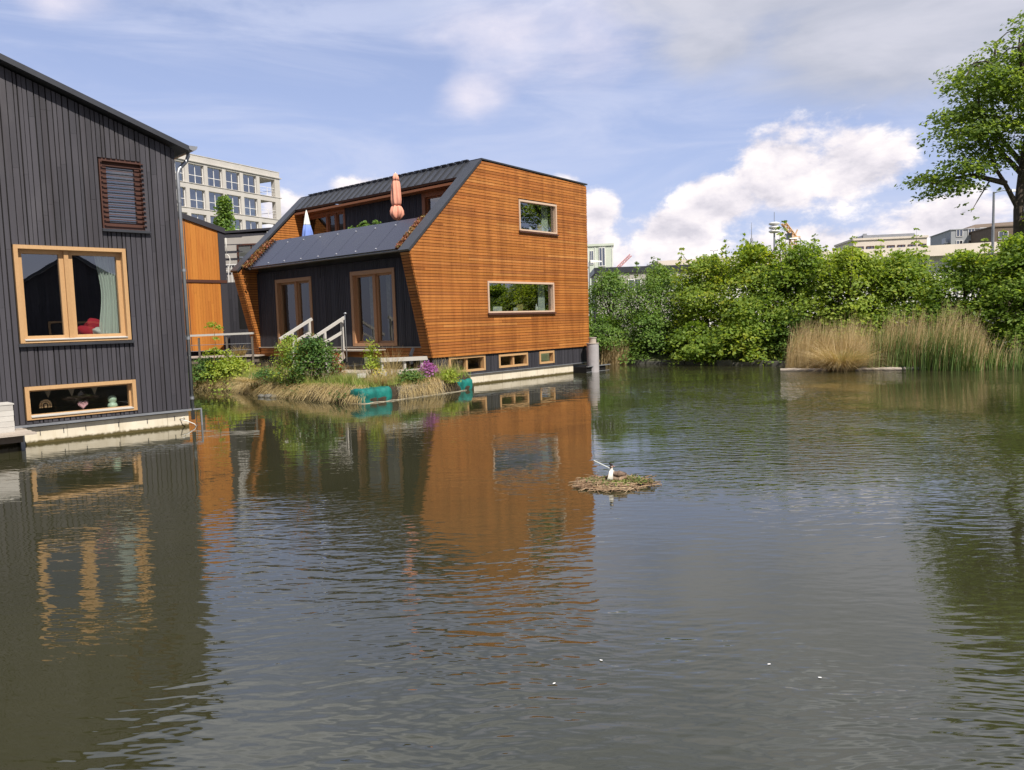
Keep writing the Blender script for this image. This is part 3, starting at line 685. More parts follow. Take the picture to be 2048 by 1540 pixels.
# parasols on the terrace
def folded(label, loc, parts, h_top, nf):
    t_ = thing('parasol', label, 'parasol')
    m = MB(); m.tube([(0, 0, 0), (0, 0, h_top)], 0.022, 8); m.build('pole', M_whitecloth, t_)
    m = MB(); m.lathe([(0, 0), (0.22, 0), (0.22, 0.06), (0.04, 0.10), (0, 0.1)], n=20); m.build('base', M_zinc, t_)
    for nm, prof, mat in parts:
        m = MB(); m.lathe(prof, n=48, fn=lambda a, z, k_=(0.34 if nm == 'hem' else 0.17): 1 + k_ * math.sin(nf * a + 0.8 * math.sin(z * 3)) * (0.7 + 0.3 * math.sin(2 * a + 1)) + 0.06 * math.sin(3 * a + 4 * z)); m.build(nm, mat, t_, smooth=True)
    return place(t_, OH, loc)
folded('closed salmon pink parasol tied near its hem on the roof terrace', (1.0, 2.62, 4.95),
       [('canopy', [(0.0, 2.56), (0.05, 2.55), (0.10, 2.42), (0.145, 2.25), (0.16, 2.05), (0.17, 1.85), (0.178, 1.70), (0.165, 1.57), (0.135, 1.47)], M_salmon),
        ('cap', [(0.0, 2.62), (0.05, 2.61), (0.10, 2.50), (0.125, 2.36), (0.10, 2.36)], M_salmon),
        ('hem', [(0.135, 1.47), (0.17, 1.42), (0.21, 1.30), (0.215, 1.17), (0.15, 1.06), (0.08, 0.98), (0.04, 1.08)], M_salmon)], 2.66, 6)
folded('closed blue and white parasol at the far left of the roof terrace', (0.95, 8.05, 4.95),
       [('lower_canopy', [(0.13, 1.35), (0.18, 1.1), (0.23, 0.8), (0.26, 0.5), (0.1, 0.45)], M_bluecloth),
        ('upper_canopy', [(0.0, 1.93), (0.02, 1.92), (0.07, 1.7), (0.12, 1.40), (0.13, 1.34), (0.05, 1.34)], M_whitecloth)], 1.95, 7)
# potted plants on the terrace
def leafy(name, label, cat, loc, rad, ht, n, leaf, mat, seed, nsp=14, group=None, flat=0.6, stems=5, pot=None, lean=(0, 0)):
    r = np.random.default_rng(seed); t_ = thing(name, label, cat, loc, 0, group)
    a = r.random(nsp) * 6.283; zz = r.random(nsp) ** 0.8; rr = np.sqrt(r.random(nsp)) * rad * np.sqrt(np.maximum(0.05, 1 - (2 * zz - 0.75) ** 2 * 0.75))
    C = np.stack([rr * np.cos(a) + lean[0] * zz, rr * np.sin(a) + lean[1] * zz, ht * (0.12 + 0.80 * zz)], 1); D = np.stack([np.cos(a), np.sin(a), 0 * a], 1)
    sz = np.full(nsp, max(rad, ht * 0.4) * 0.55) * (0.7 + 0.6 * r.random(nsp)); sz = np.minimum(sz, rad * 0.8)
    quads_mesh('foliage', sprays(r, C, D, sz, [n // nsp] * nsp, flat, leaf), n // nsp * nsp, mat, t_)
    m = MB()
    for k in range(stems):
        c_ = C[k % nsp]; m.tube([(0.02 * k * (-1) ** k, 0.015 * k, -0.05), (c_[0] * .35, c_[1] * .35, c_[2] * .5), tuple(c_)], [0.018, 0.012, 0.005], 5)
    m.build('stem', M_twig, t_)
    if pot:
        m = MB(); m.lathe([(0, -pot), (pot * .5, -pot), (pot * .65, 0), (pot * .55, 0), (0, -.03)], n=16); m.build('pot', M_zinc, t_)
    return t_
for k, (x, y, h_) in enumerate(((0.85, 4.95, 0.55), (0.85, 4.3, 0.62), (0.9, 3.7, 0.62))):
    q = OHm @ Vector((x, y, 5.45)); leafy('potted_plant', ('leafy potted plant on the terrace, leftmost of three along the solar roof', 'leafy potted plant on the terrace, middle of three along the solar roof', 'leafy potted plant on the terrace, nearest of three to the pink parasol')[k],
        'potted plant', q, 0.24, h_, 260, 0.12, M_leafd, 40 + k, 8, 'potted plants on the roof terrace', pot=0.5)

# ================================================================== DARK HOUSEBOAT ON THE LEFT
LH = thing('houseboat', 'dark grey houseboat with vertical boards, gutter and oak windows, at left', 'houseboat', (-7.444, 17.869, 0), R(44))
bpy.context.view_layer.update()
wall = [(-11.0, 0.42), (0.0, 0.42), (0.0, 6.27), (-6.0, 8.45), (-11.0, 6.63)]
lw = [(-3.28, -1.185, 2.05, 4.01), (-3.28, -1.165, 0.50, 1.175), (-1.58, -0.685, 4.43, 5.91)]
m = MB(); rr = rows_rand(-7.0, -0.07, 0.068, 0.125, 0.018, rng); rr += [(-0.07, -0.002, 0.0)]
polyT = [(z, x) for x, z in wall]
clad(m, polyT, [(a[2], a[3], a[0], a[1]) for a in lw], lambda z, x, d_: (x, -d_, z), rr, t=0.024, blen=(1.5, 3.6), jit=0.003)
clad(m, [(z, x) for x, z in ((-11.0, 0.42), (-7.0, 0.42), (-7.0, 8.09), (-11.0, 6.63))], [], lambda z, x, d_: (x, -d_, z), rows_even(-11, -7, 0.2, 0.013))
m.build('wall', [M_grey, M_dark], LH)
m = MB(); m.box(-0.05, -0.006, 0.02, 7.0, 0.42, 6.2); m.box(-11.0, -10.95, 0.02, 7.0, 0.42, 6.5); m.prism([(x, 7.0, z) for x, z in wall], (0, 0.05, 0)); m.build('side_wall', M_grey, LH)
m = MB()
for (x0, z0), (x1, z1) in (((0.24, 6.20), (-6.0, 8.465)), ((-6.0, 8.465), (-11.3, 6.54))):
    m.prism([(x0, -0.24, z0 + 0.03), (x1, -0.24, z1 + 0.03), (x1, -0.24, z1 + 0.13), (x0, -0.24, z0 + 0.13)], (0, 7.4, 0))
m.build('roof', M_metal, LH)
m = MB(); m.prism([(0.25, -0.268, 6.225), (-6.0, -0.268, 8.49), (-6.0, -0.268, 8.605), (0.25, -0.268, 6.34)], (0, 0.025, 0)); m.build('verge_trim', M_metal, LH)
# gutter: half round trough, closed at its near end
m = MB(); gp = [(0.36 + 0.105 * math.cos(a), 6.36 + 0.105 * math.sin(a)) for a in np.linspace(math.pi, 2 * math.pi, 13)]
gi = [(0.36 + 0.095 * math.cos(a), 6.36 + 0.095 * math.sin(a)) for a in np.linspace(2 * math.pi, math.pi, 13)]
for k in range(12): m.hexa([(gp[k][0], -0.2, gp[k][1]), (gp[k + 1][0], -0.2, gp[k + 1][1]), (gi[11 - k][0], -0.2, gi[11 - k][1]), (gi[12 - k][0], -0.2, gi[12 - k][1])],
                           [(gp[k][0], 7, gp[k][1]), (gp[k + 1][0], 7, gp[k + 1][1]), (gi[11 - k][0], 7, gi[11 - k][1]), (gi[12 - k][0], 7, gi[12 - k][1])])
m.prism([(x, -0.205, z) for x, z in gp], (0, 0.006, 0))
m.build('gutter', M_zinc, LH)
m = MB(); m.tube([(0.36, 0.10, 6.26), (0.36, 0.10, 6.18), (0.30, 0.09, 6.05), (0.12, 0.06, 5.86), (0.075, 0.05, 5.74), (0.075, 0.05, 5.5), (0.075, 0.05, 0.15)], 0.042, 12); dp = m.build('downpipe', M_zinc, LH, smooth=True)
for z in (5.1, 3.55, 2.0, 0.62):
    m = MB(); m.tube([(0.075, 0.05, z), (0.075, 0.05, z + 0.06)], 0.05, 12); m.build('clip', M_zinc, dp)
mpL = lambda x, z, d_: (x, -d_, z)
wo_ = window(LH, mpL, *lw[0], M_frame, M_glass_mid, fw=0.075, proud=0.05, deep=0.2, bars=(-2.33,), inner=0.085, sill=M_metal)
wo2 = window(LH, mpL, *lw[1], M_frame, M_glass, fw=0.075, proud=0.05, deep=0.2, inner=0.035)
wv = window(LH, mpL, *lw[2], M_brown, M_glass_hi, fw=0.06, proud=0.0, deep=0.2, inner=0.10, sill=M_metal)
m = MB(); z = 4.52
while z < 5.88: m.hexa([(-1.565, -0.03, z), (-0.70, -0.03, z), (-0.70, -0.06, z - 0.006), (-1.565, -0.06, z - 0.006)], [(-1.565, -0.03, z + 0.016), (-0.70, -0.03, z + 0.016), (-0.70, -0.06, z + 0.010), (-1.565, -0.06, z + 0.010)]); z += 0.102
m.build('louvre', M_brown, wv)
m = MB(); 
for k in range(13): m.box(-1.50, -0.80, 0.155 + 0.0, 0.165, 4.56 + k * 0.102, 4.61 + k * 0.102)
m.build('blind', M_white, wv)
for wq, (a, b, c0, _) in ((wo_, lw[0]), (wo2, lw[1])):
    m = MB(); m.hexa([(a + 0.08, 0.10, c0 + 0.065), (b - 0.08, 0.10, c0 + 0.065), (b - 0.08, -0.07, c0 + 0.05), (a + 0.08, -0.07, c0 + 0.05)], [(a + 0.08, 0.10, c0 + 0.085), (b - 0.08, 0.10, c0 + 0.085), (b - 0.08, -0.07, c0 + 0.068), (a + 0.08, -0.07, c0 + 0.068)])
    m.build('drip_sill', M_palewood, wq)
m = MB(); m.box(-3.39, -0.03, 0.05, 6.8, -0.4, 0.34); m.box(-11, -3.40, 0.30, 6.8, -0.4, 0.30); m.build('hull', M_conc, LH)
m = MB(); m.box(-7.0, 0.012, -0.05, 0.10, 0.365, 0.412); m.build('flashing', M_zinc, LH)
for x in (-3.05, -2.2, -1.55, -0.95, -0.35, -2.62):
    m = MB(); m.box(x - 0.006, x + 0.006, 0.035, 0.052, 0.17, 0.27); m.build('hull_hook', M_metal, LH)
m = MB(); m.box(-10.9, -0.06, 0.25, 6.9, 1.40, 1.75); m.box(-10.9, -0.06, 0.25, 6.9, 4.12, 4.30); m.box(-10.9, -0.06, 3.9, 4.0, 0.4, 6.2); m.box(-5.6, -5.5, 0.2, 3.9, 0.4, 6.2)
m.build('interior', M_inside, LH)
bpy.context.view_layer.update()
curtain('long sage curtain gathered at right inside the large dark-house window', LH, (-1.72, 0.32, 2.02), 0, 0.44, 2.05, M_curtain, 0.22)
def cushion(name, label, cat, loc, sx, sy, sz, mat, rz=0.0):
    bm = bmesh.new(); bmesh.ops.create_icosphere(bm, subdivisions=3, radius=1)
    for v in bm.verts:
        x, y, z = v.co; k = 1 + 0.12 * math.sin(5 * x + 3 * z) * math.cos(4 * y + x)
        v.co = (math.copysign(abs(x) ** 0.7, x) * sx * k, math.copysign(abs(y) ** 0.7, y) * sy * k, (math.copysign(abs(z) ** 0.8, z) * sz) * k + sz)
    me = bpy.data.meshes.new(name); bm.to_mesh(me); bm.free(); me.materials.append(mat); me.polygons.foreach_set('use_smooth', [True] * len(me.polygons))
    o = bpy.data.objects.new(name, me); COL.objects.link(o); place(o, LH, loc, rz); return tag(o, label, cat)
m = MB(); m.box(-3.1, -1.3, 0.30, 1.3, 1.76, 2.14); o = m.build('window_seat', M_darkwood); place(o, LH, (0, 0, 0)); tag(o, 'low dark bench inside the large oak window', 'bench')
cushion('cushion', 'crimson cushion inside the large oak window', 'cushion', (-1.92, 0.55, 2.14), 0.22, 0.16, 0.12, M_red)
cushion('duvet', 'rumpled white duvet beside the crimson cushion', 'bedding', (-1.58, 0.50, 2.14), 0.28, 0.17, 0.10, M_whitecloth)
cushion('pillow', 'dim red pillow behind the crimson cushion', 'cushion', (-1.62, 0.95, 2.14), 0.20, 0.12, 0.20, M_red)
# ornaments on the low window's ledge
m = MB(); m.box(-3.2, -1.25, 0.21, 0.4, 0.54, 0.57); m.build('window_board', M_palewood, LH)
m = MB()
for r_, t_ in ((0.10, 0), (0.062, 1)):
    m.tube([(r_ * math.cos(a), 0, 0.06 + r_ * math.sin(a)) for a in np.linspace(0, math.pi, 11)] , 0.018, 8)
    for s_ in (-1, 1): m.tube([(s_ * r_, 0, 0.0), (s_ * r_, 0, 0.06)], 0.018, 8)
m.tube([(0, 0, 0), (0, 0, 0.085)], 0.03, 8)
o = m.build('arch_ornament', plain('tan_felt', (0.62, 0.42, 0.25), 0.9), smooth=True); place(o, LH, (-2.86, 0.28, 0.70)); tag(o, 'tan felt arch ornament hanging at left in the low window', 'ornament')
m = MB(); hp = []
for a in np.linspace(0, 2 * math.pi, 33)[:-1]:
    x = 0.0062 * 16 * math.sin(a) ** 3; z = 0.0062 * (13 * math.cos(a) - 5 * math.cos(2 * a) - 2 * math.cos(3 * a) - math.cos(4 * a)); hp.append((x, -0.02, z))
m.prism(hp, (0, 0.04, 0)); m.tube([tuple(Vector(q) * 0.72 + Vector((0, -0.012, 0))) for q in hp] + [tuple(Vector(hp[0]) * 0.72 + Vector((0, -0.012, 0)))], 0.012, 6)
o = m.build('heart_ornament', plain('dusty_rose', (0.60, 0.34, 0.38), 0.9)); place(o, LH, (-2.16, 0.28, 0.70)); tag(o, 'dusty rose heart ornament in the middle of the low window', 'ornament')
m = MB(); m.lathe([(0, 0), (0.08, 0), (0.105, 0.05), (0.085, 0.10), (0.055, 0.115), (0.085, 0.15), (0.09, 0.21), (0.06, 0.26), (0, 0.275)], n=20)
o = m.build('figurine', plain('celadon', (0.48, 0.62, 0.48), 0.4), smooth=True); place(o, LH, (-1.57, 0.28, 0.572)); tag(o, 'round celadon figurine at right on the low window ledge', 'figurine')
m = MB()
for x in (-2.75, -2.3, -1.85): m.prism([(x - 0.09, 0.5, 1.10), (x + 0.09, 0.5, 1.10), (x, 0.5, 0.88)], (0, 0.006, 0))
m.tube([(-3.2, 0.5, 1.11), (-1.3, 0.5, 1.11)], 0.006, 5)
o = m.build('bunting', plain('dull_bunting', (0.30, 0.24, 0.19), 0.9)); place(o, LH, (0, 0, 0)); tag(o, 'string of dull triangular bunting inside the low window', 'bunting')
# mooring bracket, rope, boardwalk, planter block
m = MB(); m.bar((0.06, 0.02, 0.385), (0.27, 0.02, 0.385), 0.03, 0.03); m.bar((0.255, 0.02, 0.37), (0.255, 0.02, -0.25), 0.035, 0.035); o = m.build('mooring_bracket', M_zinc); place(o, LH, (0, 0, 0)); tag(o, 'square grey steel bracket at the dark house corner, dipping into the water', 'bracket')
m = MB(); m.tube([(-0.22, 0.03, 0.18), (-0.20, -0.05, 0.17), (-0.10, -0.10, 0.13), (0.03, -0.10, 0.06), (0.10, -0.08, -0.03)], 0.012, 6); m.tube([(-0.24, 0.03, 0.20), (-0.17, 0.0, 0.235), (-0.13, 0.03, 0.19)], 0.010, 6)
o = m.build('mooring_rope', M_rope, smooth=True); place(o, LH, (0, 0, 0)); tag(o, 'white rope tied to the hull corner below the downpipe', 'rope')
dk = thing('boardwalk', 'narrow brown boardwalk at the left foot of the dark house', 'boardwalk'); place(dk, LH, (0, 0, 0))
m = MB()
for k in range(6): m.box(-9, -3.36 - 0.02 * (k % 2), -1.1 + k * 0.185, -0.93 + k * 0.185, 0.325, 0.362)
m.build('decking', M_greywood, dk)
m = MB(); m.box(-9, -3.55, -0.9, -0.8, 0.18, 0.32); m.build('beam', M_darkwood, dk)
for x in (-3.50, -5.6):
    m = MB(); m.box(x - 0.035, x + 0.035, -0.62, -0.55, -0.5, 0.32); m.build('post', M_zinc, dk)
m = MB()
for k in range(5): m.box(-6.0, -3.62 + 0.004 * (k % 2), -0.62, -0.10, 0.364 + k * 0.105, 0.364 + k * 0.105 + 0.101)
m.box(-6.01, -3.60, -0.63, -0.09, 0.89, 0.915)
o = m.build('timber_planter', M_palewood); place(o, LH, (0, 0, 0)); tag(o, 'pale weathered timber box on the boardwalk at the left edge', 'planter box')

# ================================================================== HOUSEBOATS BEHIND
PH = thing('houseboat', 'houseboat with tall orange plank doors and black roof edge behind the walkway', 'houseboat', (-12.60, 35.0, 0), R(49))
m = MB(); clad(m, [(1.30, -3.3), (1.30, -0.30), (4.27, -0.30), (4.27, -3.3)], [], lambda z, x, d_: (x, -d_, z), rows_even(-3.3, -0.30, 0.125, 0.006), t=0.02, blen=(5, 6)); m.build('lower_door', [M_cedarv, M_dark], PH)
m = MB(); clad(m, [(4.40, -3.3), (4.40, -0.30), (6.55, -0.30), (7.35, -3.3)], [], lambda z, x, d_: (x, -d_, z), rows_even(-3.3, -0.30, 0.125, 0.006), t=0.02, blen=(5, 6)); m.build('upper_door', [M_cedarv, M_dark], PH)
m = MB(); m.box(-0.30, 0.0, -0.04, 0.2, 1.0, 6.62); m.box(-1.82, -1.79, -0.035, 0.0, 1.3, 6.9); m.box(-3.6, -3.3, -0.04, 0.2, 1.0, 7.4); m.build('corner_board', M_black, PH)
m = MB(); m.box(-3.6, 0.0, -0.06, 0.2, 4.275, 4.395); m.build('storey_beam', M_brown, PH)
m = MB(); m.prism([(-3.6, -0.1, 7.43), (0.03, -0.1, 6.46), (0.03, -0.1, 6.68), (-3.6, -0.1, 7.66)], (0, 6.2, 0)); m.build('roof', M_black, PH)
m = MB(); m.box(-3.6, 0.0, 0.201, 6.0, 1.0, 6.4); m.build('body', M_black, PH)
m = MB(); m.box(-3.6, 0.05, -0.1, 6.1, -0.4, 0.99); m.build('hull', M_dark, PH)
m = MB(); m.tube([(0.09, 0.4, 0.9), (0.09, 0.4, 6.4)], 0.035, 8); m.build('downpipe', M_white, PH)

GH = thing('houseboat', 'grey rendered upper storey houseboat with balcony between orange planks and solar house', 'houseboat', (-13.1, 42.0, 0), R(-6))
m = MB(); m.box(-3.5, 3.5, 0.0, 6.0, 4.62, 7.28); m.build('upper_wall', M_greyrender, GH)
m = MB(); clad(m, [(0.9, -3.5), (0.9, 3.5), (4.6, 3.5), (4.6, -3.5)], [(2.2, 4.0, -1.0, 0.4)], lambda z, x, d_: (x, -1.2 - d_, z), rows_even(-3.5, 3.5, 0.16, 0.012), blen=(5, 6)); m.box(-3.5, 3.5, -1.19, 6.0, 0.9, 4.61, 1); m.build('lower_wall', [M_black, M_dark], GH)
m = MB(); m.hexa([(-3.6, -0.15, 7.28), (3.6, -0.15, 7.50), (3.6, 6.2, 7.50), (-3.6, 6.2, 7.28)], [(-3.6, -0.15, 7.40), (3.6, -0.15, 7.62), (3.6, 6.2, 7.62), (-3.6, 6.2, 7.40)]); m.build('roof', M_black, GH)
m = MB(); m.box(0.35, 0.6, -0.12, -0.004, 4.62, 7.32); m.build('corner_post', M_white, GH)
m = MB(); m.box(0.6, 3.4, -0.16, -0.004, 4.62, 7.30, 0); m.box(0.95, 1.9, -0.18, -0.162, 5.3, 7.0, 1); m.build('timber_panel', [M_black, M_cedarv], GH)
window(GH, lambda x, z, d_: (x, -0.02 - d_, z), -1.4, 0.1, 5.0, 6.75, M_brown, M_glass_hi, fw=0.08, proud=0.03, deep=0.019, bars=(-0.62,), inner=0, name='sliding_window')
m = MB(); m.box(-3.5, 0.6, -1.2, -0.01, 4.55, 4.66); m.build('balcony_floor', M_black, GH)
m = MB()
for k in range(22): m.box(-3.4 + k * 0.18, -3.37 + k * 0.18, -1.18, -1.15, 4.66, 5.55)
m.box(-3.45, 0.6, -1.2, -1.13, 5.55, 5.60); m.build('balcony_railing', M_white, GH)
m = MB()
for k in range(4): m.box(-2.6, -0.9, -0.5 + 0.0, -0.44, 5.9 + k * 0.38, 5.94 + k * 0.38)
m.build('sun_slat', M_black, GH)
m = MB(); m.box(-3.5, 3.5, -1.2, 6, -0.4, 0.88); m.build('hull', M_dark, GH)
bpy.context.view_layer.update()
m = MB()
hp_ = [(0.16 * math.sin(a) * (1 + 0.3 * math.sin(2 * a)), 0, -0.55 + 0.45 * math.cos(a)) for a in np.linspace(0, 2 * math.pi, 17)]
m.tube(hp_, 0.022, 6); m.tube([(0, 0, -0.1), (0.02, 0, 0.75)], 0.022, 6); o = m.build('hanging_rope', M_rope, smooth=True); place(o, GH, (-1.72, -0.62, 6.28)); tag(o, 'looped pale rope hanging on the grey balcony', 'rope')

# ================================================================== WALKWAY AND DECKS
wk = thing('walkway', 'raised timber walkway with railing between the orange plank house and the fin', 'walkway', (-12.6, 31.6, 0), 0)
m = MB()
for k in range(11): m.box(-3.2, 2.35, 0.02 + k * 0.15, 0.16 + k * 0.15, 1.08, 1.12)
m.build('decking', M_greywood, wk)
m = MB(); m.box(-3.2, 2.3, 0.1, 0.2, 0.86, 1.075); m.box(-3.2, 2.3, 1.4, 1.5, 0.86, 1.075); m.build('beam', M_darkwood, wk)
for x in (-0.03, 1.10, 2.13, -1.2):
    m = MB(); m.box(x - 0.035, x + 0.035, -0.05, 0.015, -0.5, 1.90); m.build('post', M_darkwood, wk)
m = MB(); m.hexa([(-3.2, -0.10, 1.93), (2.2, -0.10, 1.99), (2.2, 0.04, 1.99), (-3.2, 0.04, 1.93)], [(-3.2, -0.10, 2.01), (2.2, -0.10, 2.07), (2.2, 0.04, 2.07), (-3.2, 0.04, 2.01)]); m.build('handrail', M_palewood, wk)
m = MB(); m.tube([(-3.2, -0.02, 1.60), (2.15, -0.02, 1.62)], 0.012, 6); m.tube([(-3.2, -0.02, 1.36), (2.15, -0.02, 1.37)], 0.012, 6); m.build('cable', M_zinc, wk)
# landing, steps and lower deck in front of the black wall (house coordinates, x = away from viewer)
ld = thing('deck', 'weathered timber landing and steps below the glazed doors', 'deck'); place(ld, OH, (0, 0, 0))
m = MB()
for k in range(10): m.box(-0.98 + k * 0.085, -0.905 + k * 0.085, 2.2, 6.4, 1.32, 1.36)
m.build('landing', M_greywood, ld)
m = MB()
for k in range(4): m.box(-1.28 - 0.27 * k, -1.0 - 0.27 * k, 3.55, 5.4, 1.12 - 0.19 * k, 1.16 - 0.19 * k)
m.build('step', M_greywood, ld)
m = MB(); m.hexa([(-2.1, 3.48, 0.40), (-1.9, 3.48, 0.35), (-0.9, 3.48, 1.1), (-0.98, 3.48, 1.32)], [(-2.1, 3.53, 0.40), (-1.9, 3.53, 0.35), (-0.9, 3.53, 1.1), (-0.98, 3.53, 1.32)]); m.build('stringer', M_greywood, ld)
for y in (3.50, 5.45):
    hr = MB(); hr.bar((-2.25, y, 1.80), (-0.86, y, 2.50), 0.075, 0.10); h_ = hr.build('handrail', M_palewood, ld)
    for x, zb, zt in ((-1.72, 0.6, 2.02), (-0.98, 1.36, 2.40)):
        m = MB(); m.box(x - 0.04, x + 0.04, y - 0.04, y + 0.04, zb, zt); m.build('baluster', M_palewood, h_)
    m = MB(); m.bar((-1.72, y, 1.66), (-0.98, y, 1.99), 0.04, 0.10); m.build('lower_rail', M_palewood, h_)
m = MB()
for k in range(12): m.box(-1.9 + k * 0.155, -1.76 + k * 0.155, 0.5, 5.6, 0.62, 0.66)
m.build('lower_deck', M_greywood, ld)
m = MB(); m.box(-1.95, -1.91, 0.5, 5.6, 0.42, 0.655); m.box(-0.02, 0.02, 0.5, 5.6, 0.40, 0.6); m.build('fascia', M_greywood, ld)
rl = thing('low_fence', 'low weathered rail fence running to the foot of the near fin', 'fence'); place(rl, OH, (0, 0, 0))
m = MB(); m.bar((-2.0, 0.25, 1.10), (0.0, 0.25, 1.055), 0.06, 0.13); m.build('top_rail', M_palewood, rl)
m = MB(); m.bar((-2.9, 0.30, 0.66), (0.0, 0.30, 0.66), 0.05, 0.14); m.build('bottom_rail', M_palewood, rl)
for x in (-1.9, -0.95, -0.2):
    m = MB(); m.box(x - 0.04, x + 0.04, 0.29, 0.36, 0.1, 1.03); m.build('post', M_palewood, rl)
m = MB(); m.tube([(0, 0, 0.3), (0, 0, 1.92), (0.02, 0, 1.96)], 0.018, 8); m.lathe([(0, 0), (0.05, 0.0), (0.06, 0.04), (0, 0.07)], (0.02, 0, 1.95), 12); o = m.build('garden_lamp', M_zinc, smooth=True)
place(o, OH, (-1.1, 3.15, 0.66)); tag(o, 'slim grey lamp post beside the near stair rail', 'lamp')
m = MB(); m.bar((0, 0, 0), (0.12, 0, 0.22), 0.09, 0.07); m.box(-0.04, 0.05, -0.04, 0.04, -0.30, 0.02); o = m.build('spotlight', M_metal); place(o, OH, (-0.40, 0.62, 1.17)); tag(o, 'small dark spotlight at the foot of the near fin', 'lamp')

# mooring pile and float at the far gable corner
pl_ = thing('mooring_pile', 'thick grey steel mooring pile at the far gable corner', 'pile', (3.36, 31.95, 0))
m = MB(); m.lathe([(0, -0.6), (0.25, -0.6), (0.25, 1.17), (0, 1.17)], n=28); m.build('tube', M_steel, pl_, smooth=False)
m = MB(); m.lathe([(0, 1.172), (0.27, 1.172), (0.27, 1.20), (0.15, 1.205), (0.15, 1.40), (0.17, 1.40), (0.17, 1.43), (0, 1.43)], n=24); m.build('cap', M_greywood, pl_)
pf_ = thing('float', 'low dark float with light edging round the mooring pile', 'float'); place(pf_, OH, (0, 0, 0))
m = MB(); m.box(7.97, 9.35, -0.55, 1.2, -0.15, 0.24); m.build('pontoon', M_dark, pf_)
m = MB(); m.box(7.97, 9.6, -0.57, -0.552, 0.02, 0.045); m.box(7.97, 9.6, -0.62, -0.55, 0.245, 0.28); m.build('edging', M_zinc, pf_)
m = MB(); m.tube([(0, 0, 0.3), (0, 0, 2.45)], 0.035, 8); o = m.build('fence_post', M_metal); o.location = (4.18, 38.3, 0.1); tag(o, 'thin black post on the bank just right of the gable', 'post')

# ================================================================== APARTMENT BLOCK
AP = thing('apartment_block', 'pale concrete apartment block with grid of square windows beyond the poplar', 'building', (-28.55, 100.0, 0), R(62))
bw, bh, z_top = 2.62, 2.74, 20.72
cols, rws = 8, 5
def pier_x(k): return -0.75 - bw * k                     # left jamb of pier k
m = MB()
for k in range(cols + 1): m.box(pier_x(k) - (0.50 if k else 0.1), pier_x(k) + (0.0 if k else 0.75), 0, 0.62, 0.6, 21.7)
for j in range(rws + 1):
    zb = z_top - bh * j
    m.box(pier_x(cols) - 0.6, -0.02, 0.012, 0.60, zb - 0.0 + 0.0, zb + (0.98 if j == 0 else 0.62))
m.box(pier_x(cols) - 0.6, 0.28, -0.12, 0.5, 20.95, 21.05); m.box(pier_x(cols) - 0.6, 0.0, -0.03, 0.2, 21.70, 21.78)
for j in range(1, rws): zb = z_top - bh * j; m.box(pier_x(cols) - 0.6, 0.28, -0.05, 0.4, zb + 0.56, zb + 0.63)
m.build('facade', M_conc_far, AP)
m = MB(); m.box(-24, pier_x(1) - 0.02, 2.2, 14, 0.6, 21.5); m.box(-24, 0, 0.63, 14, 20.75, 21.65); m.box(-0.3, 0.0, 12, 14, 0.6, 21.4)
for j in range(rws): zb = z_top - bh * j - bh; m.box(-3.3, 0.0, 0.63, 14, zb + 0.3, zb + 0.60)
m.box(-24, -0.1, 0.63, 14, 0.6, 7.0)
m.build('body', M_conc_far, AP)
m = MB()
for j in range(rws - 1):
    zb = z_top - bh * (j + 1) + 0.62
    m.box(-0.28, 0.0, 5.0, 5.6, zb, zb + bh - .62); m.box(-3.25, -3.15, 0.63, 4.0, zb, zb + bh - 0.62)
m.build('loggia_wall', M_conc_far, AP)
wproto = None
for j in range(rws - 1):
    for k in range(1, cols):
        x1 = pier_x(k) - 0.50; x0 = pier_x(k + 1); z1 = z_top - bh * j; z0 = z1 - bh + 0.62
        if wproto is None:
            W0, H0 = x1 - x0, z1 - z0; mp0 = lambda x, z, d_: (x, -d_, z); f = MB()
            for (a0, a1, c0, c1) in ((0, .06, 0, H0), (W0 - .06, W0, 0, H0), (.06, W0 - .06, 0, .06), (.06, W0 - .06, H0 - .06, H0), (W0 * .48, W0 * .48 + .07, .06, H0 - .06), (.06, W0 * .48, H0 * .42, H0 * .42 + .06), (W0 * .48 + .07, W0 - .06, H0 * .42, H0 * .42 + .06)): f.box(a0, a1, 0, 0.05, c0, c1)
            wproto = f.build('window', M_white, AP); q = MB(); q.face([(0.05, 0.03, 0.05), (W0 - 0.05, 0.03, 0.05), (W0 - 0.05, 0.03, H0 - 0.05), (0.05, 0.03, H0 - 0.05)]); q.build('pane', M_glass_far, wproto, fix=False); q = wproto
        else: q = copy_tree(wproto, AP)
        q.location = (x0, 0.24, z0)
lg = None
for j in range(rws - 1):
    z0 = z_top - bh * (j + 1) + 0.62
    f = MB(); x0, x1 = pier_x(1), -0.85; f.box(x0, x1, 0.1, 0.14, 1.02, 1.07)
    for q in (0.35, 0.7): f.box(x0, x1, 0.11, 0.13, q, q + 0.03)
    f.box(-0.02, 0.0, 0.62, 5.0, 1.0, 1.05); f.box((x0 + x1) / 2, (x0 + x1) / 2 + .05, 0.1, .14, 0, 1.02)
    q = f.build('loggia_railing', M_white, AP); q.location = (0, 0, z0)
rc = np.random.default_rng(11)
cu = None
